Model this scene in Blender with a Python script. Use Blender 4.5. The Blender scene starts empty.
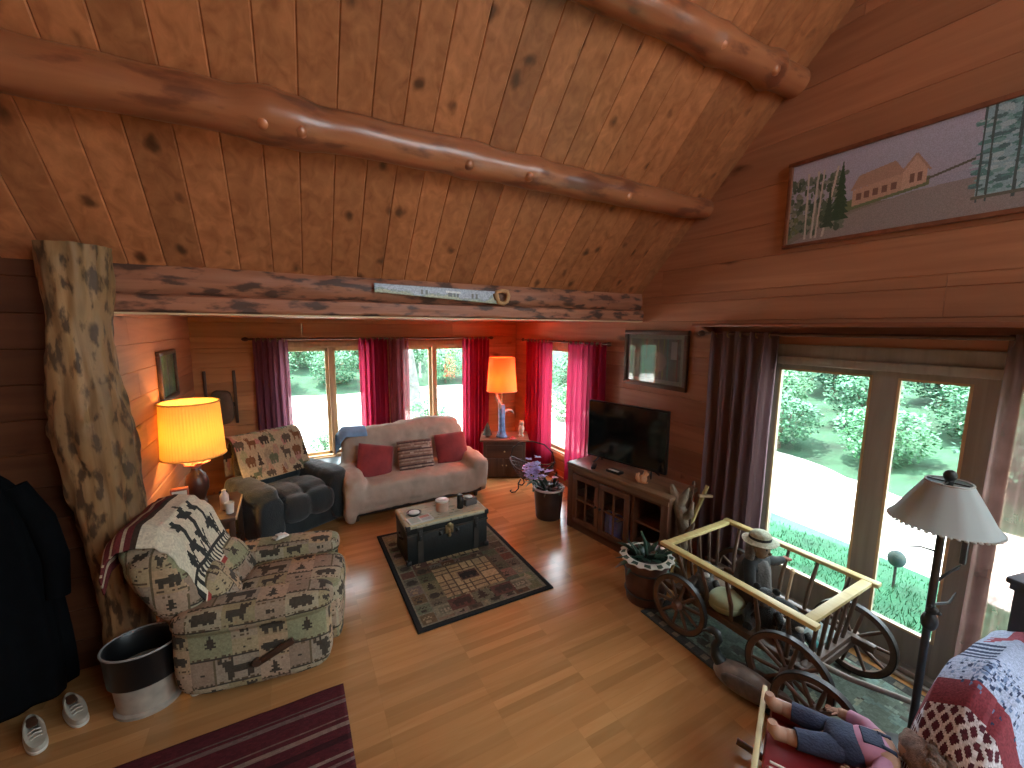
import bpy, bmesh, math, random
import numpy as np
from mathutils import Vector, Matrix, noise, Euler
random.seed(7)
PI = math.pi
SC = bpy.context.scene
COL = SC.collection

# ------------------------------------------------------------------ objects
def tag(o, label=None, cat=None, group=None, kind=None):
    if label: o['label'] = label
    if cat: o['category'] = cat
    if group: o['group'] = group
    if kind: o['kind'] = kind
    return o

def thing(name, label, cat, loc=(0, 0, 0), rz=0.0, group=None):
    o = bpy.data.objects.new(name, None)
    COL.objects.link(o)
    o.location = loc
    o.rotation_euler = (0, 0, rz)
    o.empty_display_size = .1
    return tag(o, label, cat, group)

def copy_tree(o, parent=None):
    c = o.copy()
    COL.objects.link(c)
    if parent: c.parent = parent
    for ch in list(o.children):
        copy_tree(ch, c)
    return c

def finish(name, me, mats, parent=None, angle=40, loc=None, rot=None):
    if not isinstance(mats, (list, tuple)): mats = [mats]
    for m in mats: me.materials.append(m)
    o = bpy.data.objects.new(name, me)
    COL.objects.link(o)
    if angle:
        me.polygons.foreach_set('use_smooth', [True] * len(me.polygons))
        me.set_sharp_from_angle(angle=math.radians(angle))
    if parent: o.parent = parent
    if loc: o.location = loc
    if rot: o.rotation_euler = rot
    return o

def spow(v, e):
    return math.copysign(abs(v) ** e, v)

class MB:
    """collects shapes, then builds one mesh object"""
    def __init__(s): s.v = []; s.f = []; s.m = []; s.mi = 0
    def add(s, vs, fs, M=None):
        b = len(s.v)
        s.v += [tuple(M @ Vector(p)) if M else tuple(p) for p in vs]
        s.f += [tuple(i + b for i in f) for f in fs]
        s.m += [s.mi] * len(fs)
        return s
    def box(s, c, d, rot=None, bev=0.0):
        bm = bmesh.new()
        bmesh.ops.create_cube(bm, size=1)
        for v in bm.verts: v.co = Vector((v.co.x * d[0], v.co.y * d[1], v.co.z * d[2]))
        if bev > 0: bmesh.ops.bevel(bm, geom=bm.edges[:], offset=bev, segments=2, profile=.5, affect='EDGES')
        bm.verts.index_update()
        M = Matrix.Translation(c)
        if rot: M = M @ Euler(rot).to_matrix().to_4x4()
        s.add([v.co.copy() for v in bm.verts], [[v.index for v in f.verts] for f in bm.faces], M)
        bm.free(); return s
    def bar(s, a, b, w, h, up=(0, 0, 1), bev=0.0):
        a = Vector(a); b = Vector(b); d = b - a; L = d.length; d = d / L
        u = Vector(up); x = d.cross(u)
        if x.length < 1e-4: x = d.cross(Vector((1, 0, 0)))
        x.normalize(); u = x.cross(d)
        R = Matrix((x, d, u)).transposed().to_4x4()
        bm = bmesh.new(); bmesh.ops.create_cube(bm, size=1)
        for v in bm.verts: v.co = Vector((v.co.x * w, v.co.y * L, v.co.z * h))
        if bev > 0: bmesh.ops.bevel(bm, geom=bm.edges[:], offset=bev, segments=2, profile=.5, affect='EDGES')
        bm.verts.index_update()
        s.add([v.co.copy() for v in bm.verts], [[v.index for v in f.verts] for f in bm.faces], Matrix.Translation((a + b) / 2) @ R)
        bm.free(); return s
    def tube(s, pts, r, n=10, cap=True, wob=0.0, seed=0, closed=False):
        pts = [Vector(p) for p in pts]; N = len(pts)
        rs = r if isinstance(r, (list, tuple)) else [r] * N
        vs = []; fs = []
        t = (pts[1] - pts[0]).normalized()
        u = t.cross(Vector((0, 0, 1)))
        if u.length < .05: u = t.cross(Vector((1, 0, 0)))
        u.normalize()
        for i, p in enumerate(pts):
            if closed: t2 = (pts[(i + 1) % N] - pts[i - 1]).normalized()
            elif i == 0: t2 = t
            elif i == N - 1: t2 = (pts[i] - pts[i - 1]).normalized()
            else: t2 = (pts[i + 1] - pts[i - 1]).normalized()
            u = (u - t2 * u.dot(t2)).normalized(); w = t2.cross(u)
            for k in range(n):
                a = 2 * PI * k / n
                d = u * math.cos(a) + w * math.sin(a)
                rr = rs[i]
                if wob: rr *= 1 + wob * noise.noise((p + d * rs[i]) * (1.2 / max(rs[i], .02)) * .35 + Vector((seed, 0, 0)))
                vs.append(p + d * rr)
        for i in range(N if closed else N - 1):
            for k in range(n):
                j = (i + 1) % N
                fs.append((i * n + k, i * n + (k + 1) % n, j * n + (k + 1) % n, j * n + k))
        if cap and not closed:
            fs.append(tuple(range(n - 1, -1, -1))); fs.append(tuple((N - 1) * n + k for k in range(n)))
        return s.add(vs, fs)
    def lathe(s, prof, c=(0, 0, 0), n=24, rot=None, fold=0.0, nf=0, sx=1, sy=1):
        vs = []; fs = []
        for i, (r, z) in enumerate(prof):
            for k in range(n):
                a = 2 * PI * k / n
                rr = r * (1 + fold * math.sin(nf * a)) if nf else r
                vs.append((rr * math.cos(a) * sx, rr * math.sin(a) * sy, z))
        for i in range(len(prof) - 1):
            for k in range(n):
                fs.append((i * n + k, i * n + (k + 1) % n, (i + 1) * n + (k + 1) % n, (i + 1) * n + k))
        if prof[0][0] > 1e-5: fs.append(tuple(range(n - 1, -1, -1)))
        if prof[-1][0] > 1e-5: fs.append(tuple((len(prof) - 1) * n + k for k in range(n)))
        M = Matrix.Translation(c)
        if rot: M = M @ Euler(rot).to_matrix().to_4x4()
        return s.add(vs, fs, M)
    def ell(s, c, h, e=1.0, e2=None, rot=None, nu=24, nv=14, wob=0.0, seed=0, wf=6.0):
        """superellipsoid: half sizes h, exponents e (vertical) and e2 (horizontal)"""
        e2 = e if e2 is None else e2
        vs = [(0, 0, -h[2])]; fs = []
        for j in range(1, nv):
            ph = -PI / 2 + PI * j / nv
            for k in range(nu):
                a = 2 * PI * k / nu
                cx = spow(math.cos(ph), e)
                vs.append((h[0] * cx * spow(math.cos(a), e2), h[1] * cx * spow(math.sin(a), e2), h[2] * spow(math.sin(ph), e)))
        vs.append((0, 0, h[2])); T = len(vs) - 1
        for k in range(nu):
            fs.append((0, 1 + (k + 1) % nu, 1 + k))
            fs.append((T, T - nu + k, T - nu + (k + 1) % nu))
        for j in range(nv - 2):
            for k in range(nu):
                a = 1 + j * nu; b = a + nu
                fs.append((a + k, a + (k + 1) % nu, b + (k + 1) % nu, b + k))
        if wob:
            vs = [tuple(Vector(p) * (1 + wob * noise.noise(Vector(p) * wf + Vector((seed, seed, 0))))) for p in vs]
        M = Matrix.Translation(c)
        if rot: M = M @ Euler(rot).to_matrix().to_4x4()
        return s.add(vs, fs, M)
    def sheet(s, fn, nu, nv):
        """grid of fn(u,v) with u,v in 0..1"""
        vs = [fn(i / nu, j / nv) for j in range(nv + 1) for i in range(nu + 1)]
        W = nu + 1
        fs = [(j * W + i, j * W + i + 1, (j + 1) * W + i + 1, (j + 1) * W + i) for j in range(nv) for i in range(nu)]
        return s.add(vs, fs)
    def prism(s, poly, a, b):
        """poly: list of Vectors around; swept from offset a to offset b"""
        a = Vector(a); b = Vector(b); n = len(poly)
        vs = [Vector(p) + a for p in poly] + [Vector(p) + b for p in poly]
        fs = [(i, (i + 1) % n, n + (i + 1) % n, n + i) for i in range(n)]
        fs += [tuple(range(n - 1, -1, -1)), tuple(range(n, 2 * n))]
        return s.add(vs, fs)
    def mesh(s, name):
        me = bpy.data.meshes.new(name)
        me.from_pydata([tuple(p) for p in s.v], [], s.f)
        me.polygons.foreach_set('material_index', s.m)
        bm = bmesh.new(); bm.from_mesh(me); bmesh.ops.recalc_face_normals(bm, faces=bm.faces[:]); bm.to_mesh(me); bm.free()
        me.update()
        return me
    def build(s, name, mats, parent=None, angle=40, loc=None, rot=None):
        return finish(name, s.mesh(name), mats, parent, angle, loc, rot)

def solid(o, t, off=0):
    m = o.modifiers.new('thick', 'SOLIDIFY'); m.thickness = t; m.offset = off; return o
def subd(o, n=1):
    m = o.modifiers.new('sub', 'SUBSURF'); m.levels = n; m.render_levels = n; return o
def remesh(o, vox, smooth=4, wrinkle=0.0, size=.12):
    m = o.modifiers.new('rm', 'REMESH'); m.mode = 'VOXEL'; m.voxel_size = vox; m.use_smooth_shade = True
    if smooth:
        m = o.modifiers.new('sm', 'SMOOTH'); m.factor = .5; m.iterations = smooth
    if wrinkle:
        t = bpy.data.textures.new(o.name + '_clouds', 'CLOUDS'); t.noise_scale = size; t.noise_depth = 3
        m = o.modifiers.new('dp', 'DISPLACE'); m.texture = t; m.strength = wrinkle; m.mid_level = .5; m.texture_coords = 'LOCAL'
    return o
def bake(o):
    """replace the mesh by its modified version"""
    dg = bpy.context.evaluated_depsgraph_get()
    dg.update()
    me = bpy.data.meshes.new_from_object(o.evaluated_get(dg))
    o.modifiers.clear(); o.data = me
    return o
def skin(name, verts, edges, radii, mat, parent=None, sub=2, loc=None, rot=None):
    me = bpy.data.meshes.new(name); me.from_pydata(verts, edges, [])
    o = bpy.data.objects.new(name, me); COL.objects.link(o)
    m = o.modifiers.new('skin', 'SKIN'); m.use_smooth_shade = True
    for i, r in enumerate(radii):
        rr = r if isinstance(r, (tuple, list)) else (r, r)
        me.skin_vertices[0].data[i].radius = rr
        me.skin_vertices[0].data[i].use_root = (i == 0)
    subd(o, sub)
    me.materials.append(mat)
    if parent: o.parent = parent
    if loc: o.location = loc
    if rot: o.rotation_euler = rot
    bake(o)
    o.data.polygons.foreach_set('use_smooth', [True] * len(o.data.polygons))
    if not o.data.materials: o.data.materials.append(mat)
    return o

# ------------------------------------------------------------------ painting (pattern that belongs to the cloth or the picture)
class Canvas:
    def __init__(s, w, h, c, k=1): s.k = k; s.w = w * k; s.h = h * k; s.a = np.zeros((s.h, s.w, 3), dtype=np.float32); s.a[:] = c
    def rect(s, x0, y0, x1, y1, c):
        k = s.k; x0 *= k; x1 *= k; y0 *= k; y1 *= k
        s.a[max(0, int(y0)):max(0, int(y1)), max(0, int(x0)):max(0, int(x1))] = c
    def poly(s, pts, c):
        ys, xs = np.mgrid[0:s.h, 0:s.w]; xs = (xs + .5) / s.k; ys = (ys + .5) / s.k
        ins = np.zeros((s.h, s.w), bool); n = len(pts)
        for i in range(n):
            x1, y1 = pts[i]; x2, y2 = pts[(i + 1) % n]
            if y1 == y2: continue
            cr = ((ys < y1) != (ys < y2)) & (xs < (x2 - x1) * (ys - y1) / (y2 - y1) + x1)
            ins ^= cr
        s.a[ins] = c
    def ellipse(s, cx, cy, rx, ry, c):
        ys, xs = np.mgrid[0:s.h, 0:s.w]
        s.a[(((xs + .5) / s.k - cx) / rx) ** 2 + (((ys + .5) / s.k - cy) / ry) ** 2 <= 1] = c
    def line(s, x0, y0, x1, y1, w, c):
        d = math.hypot(x1 - x0, y1 - y0) or 1; nx = -(y1 - y0) / d * w / 2; ny = (x1 - x0) / d * w / 2
        s.poly([(x0 + nx, y0 + ny), (x1 + nx, y1 + ny), (x1 - nx, y1 - ny), (x0 - nx, y0 - ny)], c)
    def stamp(s, x, y, bmp, c, k=1, flip=False):
        for j, row in enumerate(bmp):
            if flip: row = row[::-1]
            for i, ch in enumerate(row):
                if ch == '#': s.rect(x + i * k, y + (len(bmp) - 1 - j) * k, x + (i + 1) * k, y + (len(bmp) - j) * k, c)
    def noise(s, amt, seed=0):
        r = np.random.RandomState(seed); s.a *= 1 + amt * (r.rand(s.h, s.w, 1) - .5) * 2
        s.a = np.clip(s.a, 0, 1)
    def get(s, u, v):
        """u,v arrays in tile units"""
        x = (np.floor(u * s.w).astype(int)) % s.w; y = (np.floor(v * s.h).astype(int)) % s.h
        return s.a[y, x]

BEAR = ["....##......", ".##########.", "############", "############", ".##########.", ".##.##..###.", ".##.##..##.."]
MOOSE = ["#.#.#.......", "#####.......", ".####.......", "..##########", "..##########", "...#########", "...##....##.", "...##....##.", "...#.....#.."]
TREE = ["...#...", "...#...", "..###..", "..###..", ".#####.", "..###..", ".#####.", "#######", "...#..."]
FISH = [".####...#", "######.##", "#########", "######.##", ".####...#"]
PAW = [".#.#.", "#.#.#", ".....", ".###.", ".###."]

def set_cols(me, cols):
    """cols: (n_faces,3) -> face corner colour attribute 'Col'"""
    at = me.color_attributes.new('Col', 'FLOAT_COLOR', 'CORNER')
    n = len(me.polygons)
    tot = np.zeros(n, dtype=np.int32); me.polygons.foreach_get('loop_total', tot)
    c = np.repeat(np.concatenate([cols, np.ones((n, 1), np.float32)], 1), tot, axis=0).astype(np.float32)
    at.data.foreach_set('color', c.ravel())
def face_geo(me):
    n = len(me.polygons); c = np.zeros(n * 3, np.float32); q = np.zeros(n * 3, np.float32)
    me.polygons.foreach_get('center', c); me.polygons.foreach_get('normal', q)
    return c.reshape(-1, 3), q.reshape(-1, 3)
def paint_tri(o, cv, size, off=(0, 0)):
    """wrap a cloth pattern round a mesh: each face takes the tile along its main direction"""
    c, q = face_geo(o.data); a = np.abs(q)
    sx, sy = size
    ax = np.argmax(a, 1)
    u = np.where(ax == 0, c[:, 1], c[:, 0]) / sx + off[0]
    v = np.where(ax == 2, c[:, 1], c[:, 2]) / sy + off[1]
    set_cols(o.data, cv.get(u, v)); return o
def painted_sheet(name, fn, cv, mat, parent=None, nu=None, nv=None, thick=0.0):
    nu = nu or cv.w; nv = nv or cv.h
    m = MB(); m.sheet(fn, nu, nv)
    me = bpy.data.meshes.new(name); me.from_pydata([tuple(p) for p in m.v], [], m.f); me.update()
    i = np.arange(nu * nv); set_cols(me, cv.get((i % nu + .5) / nu, (i // nu + .5) / nv))
    o = finish(name, me, mat, parent, 60)
    if thick: solid(o, thick, -1)
    return o

# ------------------------------------------------------------------ materials
def _mat(name):
    m = bpy.data.materials.new(name); m.use_nodes = True
    nt = m.node_tree; nt.nodes.clear()
    out = nt.nodes.new('ShaderNodeOutputMaterial'); b = nt.nodes.new('ShaderNodeBsdfPrincipled')
    nt.links.new(b.outputs[0], out.inputs[0])
    return m, nt, b, out
def N(nt, t, **k):
    n = nt.nodes.new(t)
    for a, v in k.items(): setattr(n, a, v)
    return n
def ramp(nt, stops):
    r = N(nt, 'ShaderNodeValToRGB'); e = r.color_ramp.elements
    while len(e) < len(stops): e.new(.5)
    for i, (p, c) in enumerate(stops):
        e[i].position = p; e[i].color = (*c, 1)
    return r
def pm(name, c, rough=.6, var=.15, scale=14, bump=.0, metal=0.0, spec=.5, sheen=0.0, stretch=(1, 1, 1), bscale=None):
    """plain material with slight tonal variation"""
    m, nt, b, _ = _mat(name); L = nt.links.new
    tc = N(nt, 'ShaderNodeTexCoord'); mp = N(nt, 'ShaderNodeMapping'); mp.inputs['Scale'].default_value = stretch
    L(tc.outputs['Object'], mp.inputs[0])
    n = N(nt, 'ShaderNodeTexNoise'); n.inputs['Scale'].default_value = scale; n.inputs['Detail'].default_value = 4
    L(mp.outputs[0], n.inputs['Vector'])
    r = ramp(nt, [(.3, tuple(x * (1 - var) for x in c)), (.7, tuple(min(1, x * (1 + var)) for x in c))])
    L(n.outputs['Fac'], r.inputs[0]); L(r.outputs[0], b.inputs['Base Color'])
    b.inputs['Roughness'].default_value = rough; b.inputs['Metallic'].default_value = metal
    b.inputs['Specular IOR Level'].default_value = spec
    if sheen: b.inputs['Sheen Weight'].default_value = sheen
    if bump:
        n2 = N(nt, 'ShaderNodeTexNoise'); n2.inputs['Scale'].default_value = bscale or scale * 4; n2.inputs['Detail'].default_value = 3
        L(mp.outputs[0], n2.inputs['Vector'])
        bp = N(nt, 'ShaderNodeBump'); bp.inputs['Strength'].default_value = bump; bp.inputs['Distance'].default_value = .02
        L(n2.outputs['Fac'], bp.inputs['Height']); L(bp.outputs[0], b.inputs['Normal'])
    return m
def wood(name, dark, light, axis=0, grain=1.0, rough=.45, knots=0.0, kscale=1.6, bump=.15, spec=.4, bark=0.0, barkc=(.05, .03, .02), island=.35, coat=0.0, bsc=9.0):
    """boards or logs: grain stretched along an axis, each board its own tone, dark knots"""
    m, nt, b, _ = _mat(name); L = nt.links.new
    tc = N(nt, 'ShaderNodeTexCoord'); geo = N(nt, 'ShaderNodeNewGeometry')
    mul = N(nt, 'ShaderNodeVectorMath', operation='SCALE'); mul.inputs[0].default_value = (37, 53, 71)
    L(geo.outputs['Random Per Island'], mul.inputs['Scale'])
    ad = N(nt, 'ShaderNodeVectorMath', operation='ADD'); L(tc.outputs['Object'], ad.inputs[0]); L(mul.outputs[0], ad.inputs[1])
    mp = N(nt, 'ShaderNodeMapping'); sc = [14 * grain] * 3; sc[axis] = .9 * grain; mp.inputs['Scale'].default_value = sc
    L(ad.outputs[0], mp.inputs[0])
    n = N(nt, 'ShaderNodeTexNoise'); n.inputs['Scale'].default_value = 1.0; n.inputs['Detail'].default_value = 6; n.inputs['Distortion'].default_value = .8
    L(mp.outputs[0], n.inputs['Vector'])
    r = ramp(nt, [(.25, dark), (.75, light)]); L(n.outputs['Fac'], r.inputs[0])
    col = r.outputs[0]
    hv = N(nt, 'ShaderNodeHueSaturation'); L(col, hv.inputs['Color'])
    mr = N(nt, 'ShaderNodeMapRange'); mr.inputs['To Min'].default_value = 1 - island; mr.inputs['To Max'].default_value = 1 + island
    L(geo.outputs['Random Per Island'], mr.inputs['Value']); L(mr.outputs[0], hv.inputs['Value'])
    col = hv.outputs[0]
    def mix(col, fac, c):
        x = N(nt, 'ShaderNodeMix', data_type='RGBA'); L(fac, x.inputs[0]); L(col, x.inputs[6]); x.inputs[7].default_value = (*c, 1); return x.outputs[2]
    if knots:
        mk = N(nt, 'ShaderNodeMapping'); ks = [kscale * 2.4] * 3; ks[axis] = kscale; mk.inputs['Scale'].default_value = ks
        L(ad.outputs[0], mk.inputs[0])
        w = N(nt, 'ShaderNodeTexNoise'); w.inputs['Scale'].default_value = 3.0; L(mk.outputs[0], w.inputs['Vector'])
        wa = N(nt, 'ShaderNodeVectorMath', operation='MULTIPLY_ADD'); wa.inputs[1].default_value = (.25, .25, .25)
        L(w.outputs['Color'], wa.inputs[0]); L(mk.outputs[0], wa.inputs[2])
        v = N(nt, 'ShaderNodeTexVoronoi'); v.inputs['Scale'].default_value = 1.0; L(wa.outputs[0], v.inputs['Vector'])
        kr = ramp(nt, [(0.0, (1, 1, 1)), (.05 * knots + .03, (.8, .8, .8)), (.12 * knots + .05, (0, 0, 0))])
        L(v.outputs['Distance'], kr.inputs[0])
        col = mix(col, kr.outputs[0], tuple(x * .22 for x in dark))
    if bark:
        mk2 = N(nt, 'ShaderNodeMapping'); ks = [bsc] * 3; ks[axis] = bsc / 3; mk2.inputs['Scale'].default_value = ks
        L(ad.outputs[0], mk2.inputs[0])
        n3 = N(nt, 'ShaderNodeTexNoise'); n3.inputs['Scale'].default_value = 1; n3.inputs['Detail'].default_value = 5; L(mk2.outputs[0], n3.inputs['Vector'])
        br = ramp(nt, [(.62 - bark * .2, (0, 0, 0)), (.72 - bark * .2, (1, 1, 1))]); L(n3.outputs['Fac'], br.inputs[0])
        col = mix(col, br.outputs[0], barkc)
    L(col, b.inputs['Base Color'])
    b.inputs['Roughness'].default_value = rough; b.inputs['Specular IOR Level'].default_value = spec
    if coat: b.inputs['Coat Weight'].default_value = coat; b.inputs['Coat Roughness'].default_value = .2
    if bump:
        bp = N(nt, 'ShaderNodeBump'); bp.inputs['Strength'].default_value = bump; bp.inputs['Distance'].default_value = .01
        L(n.outputs['Fac'], bp.inputs['Height']); L(bp.outputs[0], b.inputs['Normal'])
    return m
def painted(name, rough=.85, bump=.25, scale=180, spec=.3, sheen=0.0):
    """cloth or picture whose pattern is in the face colours"""
    m, nt, b, _ = _mat(name); L = nt.links.new
    at = N(nt, 'ShaderNodeVertexColor'); at.layer_name = 'Col'
    tc = N(nt, 'ShaderNodeTexCoord'); n = N(nt, 'ShaderNodeTexNoise'); n.inputs['Scale'].default_value = scale
    L(tc.outputs['Object'], n.inputs['Vector'])
    hv = N(nt, 'ShaderNodeHueSaturation'); mr = N(nt, 'ShaderNodeMapRange'); mr.inputs['To Min'].default_value = .8; mr.inputs['To Max'].default_value = 1.2
    L(n.outputs['Fac'], mr.inputs['Value']); L(mr.outputs[0], hv.inputs['Value']); L(at.outputs[0], hv.inputs['Color'])
    L(hv.outputs[0], b.inputs['Base Color']); b.inputs['Roughness'].default_value = rough; b.inputs['Specular IOR Level'].default_value = spec
    if bump:
        bp = N(nt, 'ShaderNodeBump'); bp.inputs['Strength'].default_value = bump; bp.inputs['Distance'].default_value = .004
        L(n.outputs['Fac'], bp.inputs['Height']); L(bp.outputs[0], b.inputs['Normal'])
    if sheen: b.inputs['Sheen Weight'].default_value = sheen
    return m
def sheer(name, c, trans=.3, clear=.12, fold=.0):
    """thin curtain or shade cloth: lets light through, partly see-through"""
    m, nt, b, out = _mat(name); L = nt.links.new
    b.inputs['Base Color'].default_value = (*c, 1); b.inputs['Roughness'].default_value = .9; b.inputs['Specular IOR Level'].default_value = .1
    tl = N(nt, 'ShaderNodeBsdfTranslucent'); tl.inputs[0].default_value = (*c, 1)
    tp = N(nt, 'ShaderNodeBsdfTransparent'); tp.inputs[0].default_value = (*[min(1, .25 + .75 * x) for x in c], 1)
    m1 = N(nt, 'ShaderNodeMixShader'); m1.inputs[0].default_value = trans; L(b.outputs[0], m1.inputs[1]); L(tl.outputs[0], m1.inputs[2])
    m2 = N(nt, 'ShaderNodeMixShader'); m2.inputs[0].default_value = clear; L(m1.outputs[0], m2.inputs[1]); L(tp.outputs[0], m2.inputs[2])
    # weave: slightly uneven openness
    tc = N(nt, 'ShaderNodeTexCoord'); n = N(nt, 'ShaderNodeTexNoise'); n.inputs['Scale'].default_value = 6; n.inputs['Detail'].default_value = 2
    L(tc.outputs['Object'], n.inputs['Vector'])
    mr = N(nt, 'ShaderNodeMapRange'); mr.inputs['To Min'].default_value = clear * .4; mr.inputs['To Max'].default_value = clear * 1.6
    L(n.outputs['Fac'], mr.inputs['Value']); L(mr.outputs[0], m2.inputs[0])
    L(m2.outputs[0], out.inputs[0])
    return m
def glass(name, refl=.08, tint=(1, 1, 1)):
    m, nt, b, out = _mat(name); L = nt.links.new
    nt.nodes.remove(b)
    tp = N(nt, 'ShaderNodeBsdfTransparent'); tp.inputs[0].default_value = (*tint, 1)
    gl = N(nt, 'ShaderNodeBsdfGlossy'); gl.inputs['Roughness'].default_value = .02
    mx = N(nt, 'ShaderNodeMixShader'); mx.inputs[0].default_value = refl
    L(tp.outputs[0], mx.inputs[1]); L(gl.outputs[0], mx.inputs[2]); L(mx.outputs[0], out.inputs[0])
    return m
def emit(name, c, s):
    m, nt, b, out = _mat(name); nt.nodes.remove(b)
    e = N(nt, 'ShaderNodeEmission'); e.inputs[0].default_value = (*c, 1); e.inputs[1].default_value = s
    nt.links.new(e.outputs[0], out.inputs[0]); return m
SKY, SUN, LAMP, LAMP2, EXPO = 1.6, 3.0, 4.5, 7.5, 3.05
# ================================================================== materials of the room
M = {}
M['ceil'] = wood('ceiling_pine', (.26, .088, .034), (.49, .19, .078), axis=1, grain=1.0, rough=.38, knots=1.15, kscale=1.7, island=.22, coat=.15)
M['wallwood'] = wood('wall_pine', (.32, .145, .06), (.52, .27, .115), axis=0, grain=.8, rough=.5, knots=.8, kscale=1.1, island=.18)
M['wallwood_y'] = wood('wall_pine_gable', (.33, .135, .07), (.48, .225, .12), axis=1, grain=.8, rough=.5, knots=.8, kscale=1.1, island=.18)
M['log'] = wood('peeled_log', (.34, .10, .040), (.54, .20, .085), axis=0, grain=.7, rough=.34, knots=.9, kscale=1.3, bark=.45, barkc=(.16, .05, .024), coat=.35, bump=.3)
M['beam'] = wood('hewn_beam', (.24, .085, .045), (.38, .155, .085), axis=0, grain=1.3, rough=.5, knots=.6, kscale=1.4, bark=.62, bsc=14, barkc=(.085, .038, .026), bump=.4)
M['post'] = wood('knotty_post', (.17, .09, .04), (.40, .23, .10), axis=2, grain=.8, rough=.6, knots=.8, kscale=2.6, bark=.55, barkc=(.085, .045, .022), bump=.8, bsc=20)
M['trimwood'] = wood('window_pine', (.46, .33, .19), (.62, .46, .28), axis=2, grain=1.2, rough=.45, island=.1)
M['doorwood'] = wood('door_wood', (.25, .235, .205), (.36, .34, .30), axis=2, grain=1.2, rough=.5, island=.1)
M['palewood'] = wood('pale_strip', (.5, .35, .2), (.7, .52, .32), axis=0, rough=.5, island=.1)
M['darkshelf'] = wood('shelf_wood', (.16, .055, .03), (.28, .11, .06), axis=1, rough=.4, island=.1)
M['glass'] = glass('window_glass', .05)
def floor_mat():
    m, nt, b, _ = _mat('laminate_floor'); L = nt.links.new
    tc = N(nt, 'ShaderNodeTexCoord')
    br = N(nt, 'ShaderNodeTexBrick'); br.offset = .37; br.offset_frequency = 1; br.squash = 1
    br.inputs['Scale'].default_value = 1; br.inputs['Brick Width'].default_value = .62; br.inputs['Row Height'].default_value = .066
    br.inputs['Mortar Size'].default_value = .0012; br.inputs['Bias'].default_value = 0
    br.inputs['Color1'].default_value = (0, 0, 0, 1); br.inputs['Color2'].default_value = (1, 1, 1, 1); br.inputs['Mortar'].default_value = (.3, .3, .3, 1)
    L(tc.outputs['Object'], br.inputs['Vector'])
    mp = N(nt, 'ShaderNodeMapping'); mp.inputs['Scale'].default_value = (1.6, 16, 1); L(tc.outputs['Object'], mp.inputs[0])
    n = N(nt, 'ShaderNodeTexNoise'); n.inputs['Scale'].default_value = 1; n.inputs['Detail'].default_value = 6; n.inputs['Distortion'].default_value = 1.2
    L(mp.outputs[0], n.inputs['Vector'])
    r = ramp(nt, [(.2, (.41, .20, .072)), (.55, (.46, .235, .088)), (.85, (.51, .275, .11))]); L(n.outputs['Fac'], r.inputs[0])
    hv = N(nt, 'ShaderNodeHueSaturation'); mr = N(nt, 'ShaderNodeMapRange'); mr.inputs['To Min'].default_value = .80; mr.inputs['To Max'].default_value = 1.13
    L(br.outputs['Color'], mr.inputs['Value']); L(mr.outputs[0], hv.inputs['Value']); L(r.outputs[0], hv.inputs['Color'])
    L(hv.outputs[0], b.inputs['Base Color'])
    rr = N(nt, 'ShaderNodeMapRange'); rr.inputs['To Min'].default_value = .13; rr.inputs['To Max'].default_value = .24
    L(n.outputs['Fac'], rr.inputs['Value']); L(rr.outputs[0], b.inputs['Roughness'])
    b.inputs['Specular IOR Level'].default_value = .5
    return m
M['floor'] = floor_mat()

XR, YB, XL, YF = 3.66, 6.69, -1.12, 3.65       # right wall, back wall, alcove left wall, wall beside the post
XLM, YR = -1.85, -3.0                          # left wall of the main room, rear end
ZA = 2.46                                      # ceiling of the alcove
def zroof(y): return 2.79 + (3.60 - y)

def struct(name, mb, mats, parent=None, angle=30):
    o = mb.build(name, mats, parent, angle)
    if not parent: o['kind'] = 'structure'
    return o

# ---- floor
m = MB(); m.box(((XR + XLM) / 2, (YB + YR) / 2, -.05), (XR - XLM + .3, YB - YR + .3, .1))
struct('floor', m, M['floor'])

# ---- boards with chamfered edges
def board(mb, o, u, v, n, L, w, t=.04, ch=.006):
    """a board from origin o: length L along u, width w along v, thickness t behind, face towards n"""
    o = Vector(o); u = Vector(u); v = Vector(v); n = Vector(n)
    prof = [n * 0 + v * ch, v * (w - ch), v * w - n * ch, v * w - n * t, -n * t, -n * ch]
    mb.prism([o + p for p in prof], (0, 0, 0), u * L)
def wall_boards(mb, o, u, n, L, zs, openings, seed=0, ulim=None, joint=2.6):
    """horizontal boards; openings = (u0,u1,z0,z1); ulim(z) -> (umin, umax)"""
    rnd = random.Random(seed)
    for a, b in zip(zs[:-1], zs[1:]):
        cuts = sorted({a, b} | {z for op in openings for z in op[2:4] if a < z < b})
        jts = []; x = rnd.uniform(.3, joint)
        while x < L: jts.append(x); x += rnd.uniform(.7, 1.3) * joint
        for c, d in zip(cuts[:-1], cuts[1:]):
            lo, hi = (0, L) if ulim is None else ulim(c)
            segs = [(lo, hi)]
            for (u0, u1, z0, z1) in openings:
                if z0 < (c + d) / 2 < z1:
                    ns = []
                    for s0, s1 in segs:
                        if u1 <= s0 or u0 >= s1: ns.append((s0, s1)); continue
                        if s0 < u0: ns.append((s0, u0))
                        if u1 < s1: ns.append((u1, s1))
                    segs = ns
            for s0, s1 in segs:
                pts = [s0] + [j for j in jts if s0 + .1 < j < s1 - .1] + [s1]
                for p, q in zip(pts[:-1], pts[1:]):
                    board(mb, Vector(o) + Vector(u) * (p + .001) + Vector((0, 0, c)), u, (0, 0, 1), n, q - p - .002, d - c, .05, .006)
def steps(a, b, h):
    z = [a]
    while z[-1] + h < b - .04: z.append(z[-1] + h)
    return z + [b]

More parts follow.
